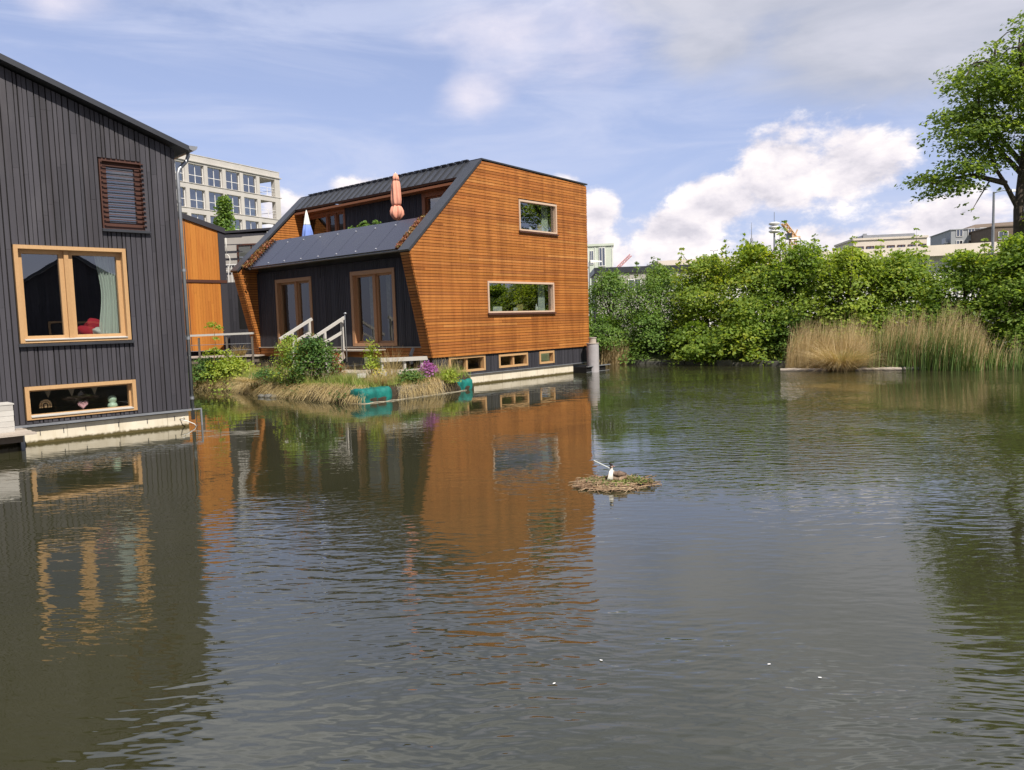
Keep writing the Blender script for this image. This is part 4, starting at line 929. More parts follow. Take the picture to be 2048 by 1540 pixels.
for (k, j, sc, side) in ((5, 0, 0.5, 1), (1, 1, 1.0, 0), (4, 1, 0.45, 1), (5, 1, 0.5, 0), (2, 2, 0.4, 1), (1, 2, 0.45, 0), (4, 2, 0.8, 0), (3, 2, 0.3, 1), (6, 1, 0.6, 0), (3, 0, 0.35, 0)):
    x1 = pier_x(k) - 0.50; x0 = pier_x(k + 1); z0 = z_top - bh * j - bh + 0.62; wd = (x1 - x0) * sc
    f = MB(); a = x0 + (x1 - x0 - wd) * side
    for s_ in range(10): f.hexa([(a + wd * s_ / 10, 0.60, z0), (a + wd * (s_ + 1) / 10, 0.60, z0), (a + wd * (s_ + 1) / 10, 0.62, z0), (a + wd * s_ / 10, 0.62, z0)], [(a + wd * s_ / 10, 0.62 - .04 * (s_ % 2), z0 + 2.1), (a + wd * (s_ + 1) / 10, 0.58 + .04 * (s_ % 2), z0 + 2.1), (a + wd * (s_ + 1) / 10, 0.64, z0 + 2.1), (a + wd * s_ / 10, 0.64, z0 + 2.1)])
    f.build('net_curtain', M_curtain, AP)

# ================================================================== DISTANT BUILDINGS AND MASTS
def block(name, label, loc, rz, wd, dp, h, mat, wins, mglass=M_glass_far, mframe=M_white, roof=None, parapet=0.25, cat='building', base=0.6):
    t_ = thing(name, label, cat, loc, rz)
    m = MB(); m.box(0, wd, 0, dp, base, h); m.build('wall', mat, t_)
    m = MB(); m.box(-0.15, wd + 0.15, -0.15, dp + .15, h + 0.002, h + parapet); m.build('roof', roof or mat, t_)
    pr_ = {}
    for (x, z, ww, hh) in wins:
        if (ww, hh) not in pr_:
            f = MB(); e = min(0.09, ww * 0.1)
            for (a0, a1, c0, c1) in ((0, e, 0, hh), (ww - e, ww, 0, hh), (e, ww - e, 0, e), (e, ww - e, hh - e, hh), (ww * .5 - e / 2, ww * .5 + e / 2, e, hh - e)): f.box(a0, a1, -0.10, 0.02, c0, c1)
            q = f.build('window', mframe, t_); g_ = MB(); g_.face([(e, -0.03, e), (ww - e, -0.03, e), (ww - e, -0.03, hh - e), (e, -0.03, hh - e)]); g_.build('pane', mglass, q, fix=False); pr_[ww, hh] = q
        else: q = copy_tree(pr_[ww, hh], t_)
        q.location = (x, 0, z)
    return t_
M_blk = plain('black_window', (0.03, 0.032, 0.04), 0.3, 0, 0.6, 0.1, 1, 0)
CB = block('office_building', 'low cream office building with dark windows above the maples', (48.4, 110.0, 0), R(-9), 9.6, 10, 11.95, M_cream, [(0.35 + k * 1.36, 9.6, 1.0, 1.5) for k in range(7)], mframe=M_brown, parapet=0.28)
m = MB()
for k in range(4): m.box(9.6, 9.68, 0.8 + k * 2.2, 1.9 + k * 2.2, 9.6, 11.1)
m.build('side_window', M_blk, CB)
m = MB(); m.box(1.5, 8.5, 1.5, 8, 12.24, 12.75); m.box(1.6, 2.1, 1.2, 1.45, 12.24, 12.95); m.build('roof_plant', M_zinc, CB)
GB = block('grey_building', 'grey panel apartment building far right beside the lamp post', (84.6, 150.0, 0), R(-14), 13.5, 14, 16.9, plain('grey_panel', (0.36, 0.37, 0.38), 0.8, 0, 0.3, 0.06, 1, 0), [(0.9 + k * 2.0, 15.6 - 2.2 * j, 1.15, 1.5) for k in range(6) for j in range(3)], mglass=M_glass_far, parapet=0.15)
m = MB()
for j in range(3): m.box(-0.9, -0.02, 0.4, 2.6, 14.5 - j * 2.2, 14.62 - j * 2.2); m.box(-0.9, -0.84, 0.4, 2.6, 14.625 - j * 2.2, 15.5 - j * 2.2)
m.build('balcony', M_zinc, GB)
m = MB(); m.hexa([(3, 1, 17.06), (13.5, 1, 17.06), (13.5, 12, 17.06), (3, 12, 17.06)], [(5, 3, 18.0), (13, 3, 18.2), (13, 10, 18.2), (5, 10, 18.0)]); m.build('roof_house', M_brick, GB)
block('brick_building', 'brown brick building behind the big tree trunk', (86.3, 140.0, 0), R(-10), 16, 12, 16.2, M_brick, [(1.0 + k * 3.0, 14.0 - 2.8 * j, 1.6, 1.4) for k in range(5) for j in range(2)], parapet=0.2)
MB_ = block('pale_green_building', 'pale green panel building just right of the gable', (5.0, 110.0, 0), R(-6), 9.6, 9, 12.2, M_mint, [(0.6 + k * 2.35, 9.4 - j * 3.0, 0.9, 2.6) for k in range(4) for j in range(2)] + [(1.7 + k * 2.35, 9.7, 0.55, 1.9) for k in range(3)], parapet=0.3)
m = MB()
for k in range(5): m.box(0.12 + k * 2.33, 0.2 + k * 2.33, -0.06, -0.002, 0.6, 12.2)
m.build('fin', M_white, MB_)
# long white building with canopy
WB = thing('warehouse', 'long low white building with wide parapet behind the maples', 'building', (16.0, 80.0, 0), R(0))
m = MB(); m.box(0, 33.3, 0, 18, 0.6, 7.0); m.build('wall', M_white, WB)
m = MB(); m.hexa([(-1, -1.2, 6.9), (33.4, -1.2, 7.55), (33.4, 18, 7.55), (-1, 18, 6.9)], [(-1, -1.2, 7.75), (33.4, -1.2, 8.65), (33.4, 18, 8.65), (-1, 18, 7.75)]); m.build('parapet', M_cream, WB)
m = MB(); m.hexa([(0.5, 0.2, 7.0), (33.2, 0.2, 7.0), (33.2, 17.5, 7.0), (0.5, 17.5, 7.0)], [(0.5, 0.2, 6.99), (33.2, 0.2, 7.54), (33.2, 17.5, 7.54), (0.5, 17.5, 6.99)]); m.build('upper_wall', M_white, WB)
for k in range(17):
    m = MB(); m.box(0.4 + k * 2.0, 0.52 + k * 2.0, -0.95, -0.83, 0.6, 6.9 + 0.036 * k); m.build('column', M_zinc, WB)
m = MB()
for k in range(6): m.box(24.2, 27.2, -0.35, -0.31, 3.6 + k * 0.32, 3.78 + k * 0.32)
m.build('louvre', M_zinc, WB)
LB = block('low_building', 'low grey roofed building glimpsed over the bushes right of the gable', (7.8, 70.0, 0), R(-3), 9.8, 8, 6.2, M_greyrender, [(1.0 + k * 1.8, 4.4, 1.2, 1.2) for k in range(5)], roof=M_metal, parapet=0.5)
block('low_building', 'small dark topped shed building behind the bushes, left of the tall maple', (15.6, 70.0, 0), 0, 1.9, 6, 6.0, M_white, [(0.5, 4.3, 0.8, 1.0)], roof=M_brick, parapet=0.35)

sr = thing('siren_mast', 'slim mast carrying three stacked white siren discs', 'siren', (20.35, 60.0, 0))
m = MB(); m.tube([(0, 0, 0.6), (0, 0, 8.3)], 0.07, 8); m.build('pole', M_zinc, sr)
for k in range(3):
    m = MB(); m.lathe([(0, 0), (0.28, 0.0), (0.41, 0.08), (0.41, 0.15), (0.24, 0.23), (0, 0.24)], n=24); q = m.build('siren_disc', M_white, sr, smooth=True); q.location = (0, 0, 8.28 + k * 0.29)
m = MB(); m.tube([(0, 0, 9.1), (0, 0, 9.85)], 0.02, 6); m.build('aerial', M_zinc, sr)
m = MB(); m.tube([(0, 0, 7.4), (0.42, 0, 7.4)], 0.02, 6); m.build('arm', M_zinc, sr)
ms = thing('radio_mast', 'thin lattice radio mast tapering to a needle, left of the siren', 'mast', (27.92, 90.0, 0))
m = MB()
for k in range(3):
    a = k * 2.094; m.tube([(0.32 * math.cos(a), 0.32 * math.sin(a), 0.6), (0.14 * math.cos(a), 0.14 * math.sin(a), 10.8)], 0.035, 5)
    b = (k + 1) * 2.094
    for j in range(14):
        z = 0.8 + j * 0.72; r0 = 0.32 - 0.18 * j / 14; m.tube([(r0 * math.cos(a), r0 * math.sin(a), z), (r0 * math.cos(b), r0 * math.sin(b), z + 0.6)], 0.02, 4)
m.build('lattice', M_zinc, ms)
m = MB(); m.tube([(0, 0, 10.5), (0, 0, 12.6)], [0.06, 0.015], 6); m.build('needle', M_zinc, ms)
cr = thing('tower_crane', 'orange tower crane with raised boom behind the maples', 'crane', (54.4, 150.0, 0))
def lattice(mbx, a, b, wdt, n, rad):
    a, b = Vector(a), Vector(b); t_ = (b - a).normalized(); u = t_.cross(Vector((0, 1, 0))).normalized() * wdt / 2; v = Vector((0, 1, 0)) * wdt / 2
    cs = [u + v, u - v, -u - v, -u + v]
    for c_ in cs: mbx.tube([a + c_, b + c_], rad, 4)
    for k in range(n):
        p0, p1 = a + (b - a) * k / n, a + (b - a) * (k + 1) / n
        for i in range(4): mbx.tube([p0 + cs[i], p1 + cs[(i + 1) % 4]], rad * 0.7, 4); mbx.tube([p0 + cs[i], p0 + cs[(i + 1) % 4]], rad * 0.6, 4)
m = MB(); lattice(m, (0, 0, 0.6), (0, 0, 16.2), 1.0, 14, 0.10); m.build('tower', M_orange, cr)
m = MB(); lattice(m, (0.4, 0, 16.3), (-2.2, -1.0, 19.2), 0.7, 5, 0.11); m.build('boom', M_orange, cr)
m = MB(); m.box(-1.3, -0.5, -1.0, -0.1, 16.0, 17.2); m.build('cab', M_blk, cr)
m = MB(); m.box(-0.6, 1.2, -0.7, 0.7, 16.2, 16.6); m.tube([(0.3, 0, 16.6), (0.9, 0, 17.9)], 0.12, 6); m.build('turntable', M_orange, cr)
c2 = thing('crane_boom', 'thin pink crane boom poking above the bushes right of the gable', 'crane', (10.7, 72.0, 0))
m = MB(); lattice(m, (-1.6, 0, 5.9), (0.55, 0, 7.9), 0.22, 8, 0.03); m.build('boom', M_pinkish, c2)
m = MB(); m.tube([(-1.6, 0, 0.6), (-1.6, 0, 6.0)], 0.12, 6); m.build('tower', M_pinkish, c2)
def lamp(label, loc, h, arm, head=0.55, r_=0.07, double=False):
    t_ = thing('street_lamp', label, 'street lamp', loc, 0, 'street lamps beyond the bank')
    m = MB(); m.tube([(0, 0, 0), (0, 0, h)], [r_, r_ * 0.6], 10); m.build('pole', M_zinc, t_)
    for s_ in ((1, -1) if double else (1,)):
        a = arm * s_
        m = MB(); m.tube([(0, 0, h - 0.05), (a * 0.5, 0, h + 0.06), (a, 0, h + 0.02)], 0.03, 6); ar = m.build('arm', M_zinc, t_)
        sg = math.copysign(1, a); m = MB(); m.hexa([(a - sg * .05, -0.12, h - 0.03), (a + sg * head, -0.10, h + 0.0), (a + sg * head, 0.10, h + 0.0), (a - sg * .05, 0.12, h - 0.03)], [(a - sg * .05, -0.09, h + 0.12), (a + sg * head, -0.05, h + 0.06), (a + sg * head, 0.05, h + 0.06), (a - sg * .05, 0.09, h + 0.12)]); m.build('lamp_head', M_white, ar)
    return t_
lamp('tall grey street lamp reaching into the big tree crown', (27.17, 44.0, 0.6), 7.95, 1.0, 0.6, 0.10)
lamp('street lamp with drooping head standing right of the crane', (22.35, 60.0, 0.6), 7.2, -0.25, 0.6, 0.06)
lamp('twin headed street lamp left of the tallest maple tip', (20.95, 80.0, 0.6), 8.1, 0.45, 0.75, 0.06, True)
lamp('curved street lamp just right of the gable edge', (4.32, 42.0, 0.6), 4.6, 0.12, 0.55, 0.05)

# ================================================================== TREES
def crown_sprays(r, h, rad, base, nsp, k=4.0, lo=0.0):
    """spray centres in a crown with an uneven outline"""
    C, D = [], []
    ph = r.random(3) * 6.28
    while len(C) < nsp:
        t_ = r.random(); a = r.random() * 6.283
        prof = (math.sin(math.pi * min(1, 0.18 + 0.82 * t_)) ** 0.7) * (1 - 0.35 * t_)
        w_ = 1 + 0.22 * math.sin(2 * a + ph[0] + 3 * t_) + 0.16 * math.sin(5 * t_ * 3.1 + ph[1] + a)
        q = rad * prof * w_ * (0.45 + 0.55 * math.sqrt(r.random()))
        C.append((q * math.cos(a), q * math.sin(a), base + (h - base) * t_)); D.append((math.cos(a), math.sin(a), 0))
    return np.array(C), np.array(D)
def tree_thing(name, label, cat, h, rad, base, nsp, leafcount, leaf, mat, seed, trunk_r=0.09, flat=0.22, spray=0.8, tips=0, limbs=14, group=None):
    r = np.random.default_rng(seed); t_ = thing(name, label, cat, (0, 0, 0), 0, group)
    C, D = crown_sprays(r, h, rad, base, nsp)
    sz = spray * (0.6 + 0.7 * r.random(nsp))
    lead = []
    for k in range(tips):
        a = r.random() * 6.28; q = rad * (0.15 + 0.6 * r.random()); top = h * (0.96 + 0.30 * r.random() ** 1.5); lx, ly = r.normal() * 0.12, r.normal() * 0.12
        x, y = q * math.cos(a), q * math.sin(a); z0 = h * 0.70; path = []
        nn = 9
        for i in range(nn):
            f_ = i / (nn - 1); path.append((x + lx * f_, y + ly * f_, z0 + (top - z0) * f_))
        lead.append(((x * 0.4, y * 0.4, h * 0.42), path))
        C = np.concatenate([C, np.array(path)]); D = np.concatenate([D, np.stack([np.cos(np.full(nn, a) + np.arange(nn) * 2.2), np.sin(np.full(nn, a) + np.arange(nn) * 2.2), np.zeros(nn)], 1)]); sz = np.concatenate([sz, np.linspace(0.62, 0.13, nn) * (0.85 + 0.3 * r.random(nn))])
    cnt = np.maximum(14, (leafcount * sz ** 2 / (sz ** 2).sum()).astype(int))
    V = sprays(r, C, D, sz, cnt, flat, leaf)
    quads_mesh('crown', V, int(cnt.sum()), mat, t_)
    m = MB(); m.tube([(0, 0, -0.3), (0.03, 0.02, h * 0.3), (-0.04, 0.03, h * 0.6), (0.02, 0, h * 0.9)], [trunk_r, trunk_r * 0.8, trunk_r * 0.5, 0.015], 7)
    for k in range(limbs):
        c_ = C[k * len(C) // limbs]; z0 = max(0.15, c_[2] * 0.55); m.tube([(0, 0, z0), (c_[0] * 0.55, c_[1] * 0.55, z0 + (c_[2] - z0) * 0.65), tuple(c_)], [trunk_r * 0.45, trunk_r * 0.28, 0.008], 5)
    for p0, path in lead: m.tube([p0] + path, [trunk_r * 0.35] + [0.018, 0.016, 0.014, 0.012, 0.010, 0.008, 0.007, 0.005, 0.003], 5)
    m.build('trunk', M_bark, t_)
    return t_
protos = [tree_thing('maple_tree', '', 'tree', 4.3, 2.0, 0.2, 130, 16000, 0.14, M_leaf, 101, tips=7),
          tree_thing('maple_tree', '', 'tree', 4.4, 1.9, 0.3, 120, 15000, 0.14, M_leaf, 102, tips=6),
          tree_thing('willow_tree', '', 'tree', 4.1, 2.1, 0.1, 140, 15000, 0.115, M_leafd, 103, flat=0.45, spray=0.75, tips=4),
          tree_thing('maple_tree', '', 'tree', 4.0, 2.2, 0.2, 125, 15000, 0.145, M_leafy, 104, tips=6)]
bush = [tree_thing('bush', '', 'bush', 1.9, 1.35, 0.0, 50, 4600, 0.12, M_leafd, 105, 0.04, 0.3, 0.6, limbs=8),
        tree_thing('bush', '', 'bush', 1.7, 1.5, 0.1, 44, 4200, 0.15, M_leaf, 106, 0.04, 0.16, 0.75, limbs=8)]
used = set()
def put(proto, label, cat, t, o, s, rz, sz=None, group='trees along the far bank'):
    q = proto if id(proto) not in used else copy_tree(proto); used.add(id(proto))
    b = bank(t, o, 0.5); q.location = (b.x, b.y, 0.45 if o > 0.6 else 0.2); q.rotation_euler = (0, 0, rz); q.scale = (s, s, sz or s)
    tag(q, label, cat, group); return q
TR = [(2, -0.6, 2.2, 0.95, 0.3, 0.98, 'green bushy tree against the right edge of the gable'),
      (2, 1.9, 2.6, 1.0, 2.1, 1.02, 'bushy tree second from the gable, below the pink crane boom'),
      (0, 4.6, 2.4, 1.0, 1.2, 1.04, 'maple third from the gable, in front of the dark topped shed'),
      (0, 6.9, 2.2, 1.0, 4.0, 1.12, 'tall pointed maple beside the twin headed lamp'),
      (1, 9.0, 2.5, 1.0, 0.5, 1.06, 'maple standing in front of the radio mast'),
      (3, 11.0, 2.2, 0.98, 2.6, 1.08, 'yellow green maple below the siren discs'),
      (1, 13.0, 2.6, 0.95, 5.0, 0.92, 'maple below the crane, behind the dry reed tussock'),
      (0, 15.2, 2.4, 0.95, 2.9, 0.90, 'maple left of the cream office building, above the pale reeds'),
      (1, 17.2, 2.2, 0.98, 3.7, 0.98, 'maple with a long tip in front of the cream office building'),
      (3, 19.2, 2.6, 0.95, 0.9, 0.80, 'light green maple right of the cream building, behind the tall reeds'),
      (3, 21.4, 2.3, 0.98, 4.4, 0.80, 'yellowish maple in front of the tall street lamp'),
      (0, 23.6, 2.2, 1.0, 1.9, 0.78, 'maple below the big tree trunk at the right edge'),
      (2, 26.0, 2.4, 1.1, 0.2, 1.0, 'bushy tree beyond the right edge of the view'),
      (1, 29.0, 2.6, 1.1, 3.2, 1.1, 'maple far beyond the right edge of the view')]
for i, t, o, s, rz, sz, lb in TR: put(protos[i], lb, 'tree', t, o, s, rz, sz)
BU = [(0, -0.2, 0.7, 1.0, 0.4, 'dark bush on the bank edge beside the black post'), (0, 2.4, 0.8, 1.05, 2.0, 'dark green bush overhanging the water, second along the bank'),
      (1, 4.9, 0.4, 1.0, 1.0, 'light layered bush dipping to the water at the middle of the bank'), (1, 7.2, 0.6, 1.15, 3.0, 'large layered maple bush over the water below the tall maple'),
      (0, 9.1, 1.0, 0.9, 4.2, 'dark bush just left of the dry reeds'), (1, 11.4, 1.4, 1.1, 5.1, 'light bush behind the left end of the dry reeds'),
      (0, 14.6, 1.8, 1.1, 1.1, 'dark bush behind the reed tussock'), (0, 18.2, 1.8, 1.1, 2.2, 'dark bush behind the tall green reeds'),
      (1, 21.5, 1.2, 1.2, 0.2, 'yellow green bush behind the right hand reeds'), (1, 23.8, 0.9, 1.1, 2.9, 'yellow green bush at the right edge of the bank')]
for i, t, o, s, rz, lb in BU: put(bush[i], lb, 'bush', t, o, s, rz, None, 'bushes along the far bank')

# big tree at the right edge
r = np.random.default_rng(55); BT_ = thing('large_tree', 'tall broad tree with thick trunk at the right edge', 'tree', (23.5, 36.0, 0.55))
tr = MB(); tr.tube([(0.05, 0, -0.3), (0.0, 0, 1.5), (-0.05, 0, 4.0), (-0.12, 0, 6.0), (0.15, 0.1, 8.5), (0.6, 0.1, 11.5), (1.2, 0, 13.4)], [0.42, 0.29, 0.24, 0.21, 0.16, 0.10, 0.03], 12)
limbs = [((-0.1, 0, 6.0), (-0.9, -0.1, 7.3), (-1.5, -0.3, 8.0), (-2.2, -0.4, 10.2), (-2.6, -0.6, 12.4)), ((-0.8, -0.1, 7.2), (-2.4, -0.2, 7.6), (-3.6, -0.5, 7.4), (-4.4, -0.6, 7.2)),
         ((0.0, 0, 7.6), (-1.0, 0.4, 9.0), (-1.1, 0.6, 11.5), (-1.0, 0.5, 13.6)), ((0.2, 0, 8.2), (1.5, -0.4, 10.0), (3.0, -0.8, 11.5), (4.2, -1, 13)), ((0.1, 0, 7.0), (1.4, 0.8, 8.4), (3.2, 1.4, 9.4), (5, 1.6, 10)),
         ((0.0, 0, 7.2), (-0.4, -1.6, 8.8), (-0.8, -3, 10.4), (-1.2, -3.8, 12)), ((0.1, 0.1, 8.0), (0, 1.6, 9.6), (-0.6, 3, 11.2), (-1, 3.6, 13)), ((0.5, 0.1, 10.4), (1.6, 1, 12.2), (2.2, 1.4, 13.4)), ((0.3, 0, 9.6), (-0.6, -0.8, 12), (-0.9, -1, 12.9))]
for l in limbs: tr.tube(list(l), [0.13, 0.09, 0.065, 0.045, 0.02][:len(l)], 7)
C, D, sz = [], [], []
# lobes of the crown: centre, radii
for (cx, cy, cz, rx, ry, rz_, n) in ((-3.5, -0.4, 7.5, 1.7, 1.5, 0.85, 48), (-2.7, -0.3, 9.6, 1.9, 1.7, 1.05, 60), (-2.3, -0.4, 11.7, 1.75, 1.6, 1.0, 52), (-1.2, -0.6, 10.3, 1.7, 1.6, 1.3, 46), (-1.5, 0, 8.6, 1.2, 1.8, 0.8, 26), (0.4, 0, 13.3, 2.1, 2.2, 1.3, 54),
                                      (-0.4, -1.5, 11.0, 1.6, 1.8, 1.2, 40), (-0.6, 2.4, 11.0, 1.8, 1.8, 1.4, 34), (3.2, 0, 12.2, 2.6, 2.6, 2.4, 80), (4.6, 0.6, 9.4, 2.2, 2.4, 1.4, 50), (2.6, 0, 14.9, 2.4, 2.2, 1.4, 56), (-1.2, 0, 12.6, 1.2, 1.6, 1.0, 24), (0.6, -1.0, 9.0, 1.4, 1.6, 0.8, 26)):
    for _ in range(n):
        v = r.normal(size=3); v /= np.linalg.norm(v); v *= (0.25 + 0.75 * r.random()) ** 0.7
        C.append((cx + v[0] * rx, cy + v[1] * ry, cz + v[2] * rz_)); D.append((v[0], v[1], 0)); sz.append(0.45 + 0.45 * r.random())
for x, y, z in ((-2.7, -0.5, 6.0), (-2.3, -0.4, 5.7), (-3.0, -0.5, 6.3), (-4.5, -0.6, 7.0), (-1.2, -0.4, 6.9)): C.append((x, y, z)); D.append((-1, 0, 0)); sz.append(0.3)
tr.tube([(-1.6, -0.3, 7.4), (-2.2, -0.4, 6.5), (-2.6, -0.5, 5.9)], [0.04, 0.025, 0.01], 5)
C, D, sz = np.array(C), np.array(D), np.array(sz)
for k in range(0, len(C), 9):
    c_ = C[k]; b = min((Vector(q) for l in limbs for q in l[1:]), key=lambda q: (q - Vector(c_)).length); tr.tube([b, (b + Vector(c_)) / 2 + Vector((0, 0, .15)), tuple(c_)], [0.04, 0.025, 0.008], 5)
tr.build('trunk', M_bark, BT_)
cnt = np.maximum(6, (26000 * sz ** 2 / (sz ** 2).sum()).astype(int))
quads_mesh('crown', sprays(r, C, D, sz, cnt, 0.3, 0.175), int(cnt.sum()), M_leafb, BT_)
iv = leafy('climbing_ivy', 'yellow green ivy climbing the big trunk at the right edge', 'climber', (23.75, 35.5, 2.0), 0.42, 5.2, 1400, 0.13, M_leafy, 77, 26, flat=0.9)
# second tree group outside the frame to the right: seen in the water and windows
bt2 = copy_tree(BT_); bt2.location = (31.0, 30.0, 0.55); bt2.rotation_euler = (0, 0, 2.2); tag(bt2, 'tall broad tree beyond the right edge, seen mirrored in the water', 'tree')

# poplar and bush by the apartment block
pp = thing('poplar_tree', 'narrow dark green conical tree in front of the apartment block', 'tree', (-25.0, 70.0, 0.6)); r = np.random.default_rng(9)
n = 120; tt = r.random(n) ** 0.8; a = r.random(n) * 6.28; q = (1.25 * (1 - tt) ** 0.7 + 0.12) * np.sqrt(r.random(n)) * (1 + .25 * np.sin(3 * a + 9 * tt))
C = np.stack([q * np.cos(a), q * np.sin(a), 5.0 + 8.2 * tt], 1); D = np.stack([np.cos(a), np.sin(a), a * 0], 1)
quads_mesh('crown', sprays(r, C, D, 0.55 + 0.2 * r.random(n), [46] * n, 0.7, 0.24), n * 46, M_leafd, pp)
m = MB(); m.tube([(0, 0, -0.2), (0, 0, 5), (0.05, 0, 12.6)], [0.2, 0.14, 0.02], 8); m.build('trunk', M_bark, pp)
for x, lb in ((-26.9, 'small rounded bush top left of the conical tree'),):
    leafy('bush', lb, 'bush', (x, 69.5, 0.6), 0.75, 11.0, 1400, 0.22, M_leafd, 12, 40, flat=0.9)

# ================================================================== GARDEN ISLAND IN FRONT OF THE ORANGE HOUSE
def oh(x, y, z=0.0): return OHm @ Vector((x, y, z))
EDGE = [(0.75, -1.12), (-0.6, -1.28), (-1.8, -1.40), (-2.9, -1.42), (-4.05, -1.38), (-4.2, -0.6), (-4.12, 0.6), (-4.05, 1.8), (-3.98, 2.9), (-3.8, 4.2), (-3.6, 5.3), (-3.45, 6.2), (-3.2, 7.2), (-3.35, 8.1), (-3.7, 9.0), (-3.6, 10.2), (-3.5, 11.5), (-3.4, 13.0)]
BACK = [(0.70, -0.10), (-0.1, -0.05), (-0.5, 0.3), (-0.8, 0.5), (-1.0, 0.6), (-1.2, 0.8), (-1.4, 1.2), (-1.4, 2.0), (-1.4, 3.0), (-1.5, 4.2), (-1.3, 5.3), (-1.1, 6.2), (-1.0, 7.2), (-1.0, 8.1), (-0.9, 9.0), (-0.9, 10.2), (-0.9, 11.5), (-0.9, 13.0)]
r = np.random.default_rng(21)
m = MB(); nU = 70; ring = []
def lerp_poly(pl, t_):
    q = t_ * (len(pl) - 1); i = min(int(q), len(pl) - 2); f = q - i
    return (pl[i][0] * (1 - f) + pl[i + 1][0] * f, pl[i][1] * (1 - f) + pl[i + 1][1] * f)
def isl(t_, v):
    """point on the island top: t_ along the shore, v 0 at the water, 1 at the house"""
    a, b = lerp_poly(EDGE, t_), lerp_poly(BACK, t_)
    h = 0.10 + 0.34 * min(1, v / 0.16) ** 0.6 + 0.10 * math.sin(9 * t_ + 3 * v) * v + 0.06 * math.sin(23 * t_) * min(1, 4 * v)
    return oh(a[0] * (1 - v) + b[0] * v, a[1] * (1 - v) + b[1] * v, h)
vs = [0.0, 0.05, 0.12, 0.25, 0.5, 0.75, 1.0]
for k in range(nU + 1):
    row = []
    t_ = k / nU; a = lerp_poly(EDGE, t_)
    q = oh(a[0], a[1], -0.4); row.append(q)
    for v in vs: p_ = isl(t_, v); row.append(p_ + Vector((rng.uniform(-.04, .04), rng.uniform(-.04, .04), rng.uniform(-.03, .03))))
    ring.append(row)
for k in range(nU):
    for i in range(len(vs)): m.face([ring[k][i], ring[k + 1][i], ring[k + 1][i + 1], ring[k][i + 1]])
struct(m.build('island_ground', M_earth, fix=False))
def scatter(n, tr_, vr, seed, power=1.0):
    r_ = np.random.default_rng(seed); t_ = tr_[0] + (tr_[1] - tr_[0]) * r_.random(n); v = vr[0] + (vr[1] - vr[0]) * r_.random(n) ** power
    return np.array([tuple(isl(a, b)) for a, b in zip(t_, v)]), r_, t_
# outward (towards the water) directions
def outdir(t_):
    o = []
    for a in t_:
        p0, p1 = isl(a, 0.0), isl(a, 0.5); d_ = (p0 - p1); d_.z = 0; d_.normalize(); o.append((d_.x, d_.y))
    return np.array(o)
P, r, t_ = scatter(14000, (0.04, 1.0), (0.0, 0.20), 31)
k = (0.5 + 0.5 * np.sin(t_ * 60 + 2 * np.sin(t_ * 21))); keep = r.random(len(P)) < 0.45 + 0.55 * k; keep &= ~((t_ > 0.165) & (t_ < 0.232)); keep &= ~((t_ < 0.075) & (r.random(len(P)) < 0.75))
P, t_ = P[keep], t_[keep]; n = len(P)
O = outdir(t_) * (0.16 + 0.22 * r.random((n, 1))) + r.normal(size=(n, 2)) * 0.09
H = 0.10 + 0.20 * r.random(n)
tag(blade_obj('dry_grass', P, H, O, np.full(n, 0.016), r, M_dry, bend=0.7, drop=0.16 + 0.34 * r.random(n)), 'straw coloured grass drooping over the island edge into the water', 'dry grass', None, 'stuff')
P, r, t_ = scatter(8500, (0.0, 1.0), (0.10, 1.0), 32, 1.3); n = len(P)
tag(blade_obj('green_grass', P, 0.14 + 0.26 * r.random(n) ** 1.5, r.normal(size=(n, 2)) * 0.10, np.full(n, 0.015), r, M_grass), 'mixed green grass covering the top of the garden island', 'grass', None, 'stuff')
P, r, t_ = scatter(1500, (0.0, 1.0), (0.15, 1.0), 33); n = len(P)
tag(blade_obj('tall_grass', P, 0.35 + 0.35 * r.random(n), r.normal(size=(n, 2)) * 0.13, np.full(n, 0.009), r, M_dry), 'thin tall straw stems rising out of the island grass', 'grass', None, 'stuff')
# low weeds along the water line
V = []
P, r, t_ = scatter(2600, (0.25, 1.0), (0.0, 0.05), 34); kk = np.sin(t_ * 47) > 0.35; P = P[kk] + r.normal(size=(kk.sum(), 3)) * [0.06, 0.06, 0.07]; P[:, 2] = np.abs(P[:, 2] - 0.02)
tag(quads_mesh('shore_weed', leaves(P, r.normal(size=P.shape) + [0, 0, 1.2], 0.06 + 0.05 * r.random(len(P)), r), len(P), M_shrub), 'small leafy weeds along the island waterline', 'weeds', None, 'stuff')
# teal floats
def drum(label, c_, L, rad, ang, sq=1.0):
    m = MB(); prof = [(0, -L / 2), (rad * .75, -L / 2), (rad * .93, -L / 2 + .03), (rad, -L / 2 + .09)] + [(rad * (1 + .03 * math.sin(5 * q)), -L / 2 + .1 + (L - .2) * q / 9) for q in range(10)] + [(rad, L / 2 - .09), (rad * .93, L / 2 - .03), (rad * .75, L / 2), (0, L / 2)]
    m.lathe(prof, n=36, fn=lambda a, z: (abs(math.cos(a)) ** 5 + abs(math.sin(a)) ** 5) ** -0.2 * (1 + 0.025 * math.sin(3 * a + 9 * z) + 0.02 * math.sin(7 * a - 13 * z))); o = m.build('float_drum', M_teal, smooth=True)
    for v in o.data.vertices: x, y, z = v.co; v.co = (z, y * sq, x)
    o.location = oh(*c_); o.rotation_euler = (0, 0, R(49) + ang); return tag(o, label, 'float', 'teal floats under the garden island')
drum('large teal plastic float under the near corner of the garden island', (-3.52, -1.10, 0.10), 1.15, 0.31, 0.0)
drum('smaller teal plastic float at the right end of the garden island', (0.22, -0.90, 0.09), 1.0, 0.27, 0.06)
m = MB(); ln = []
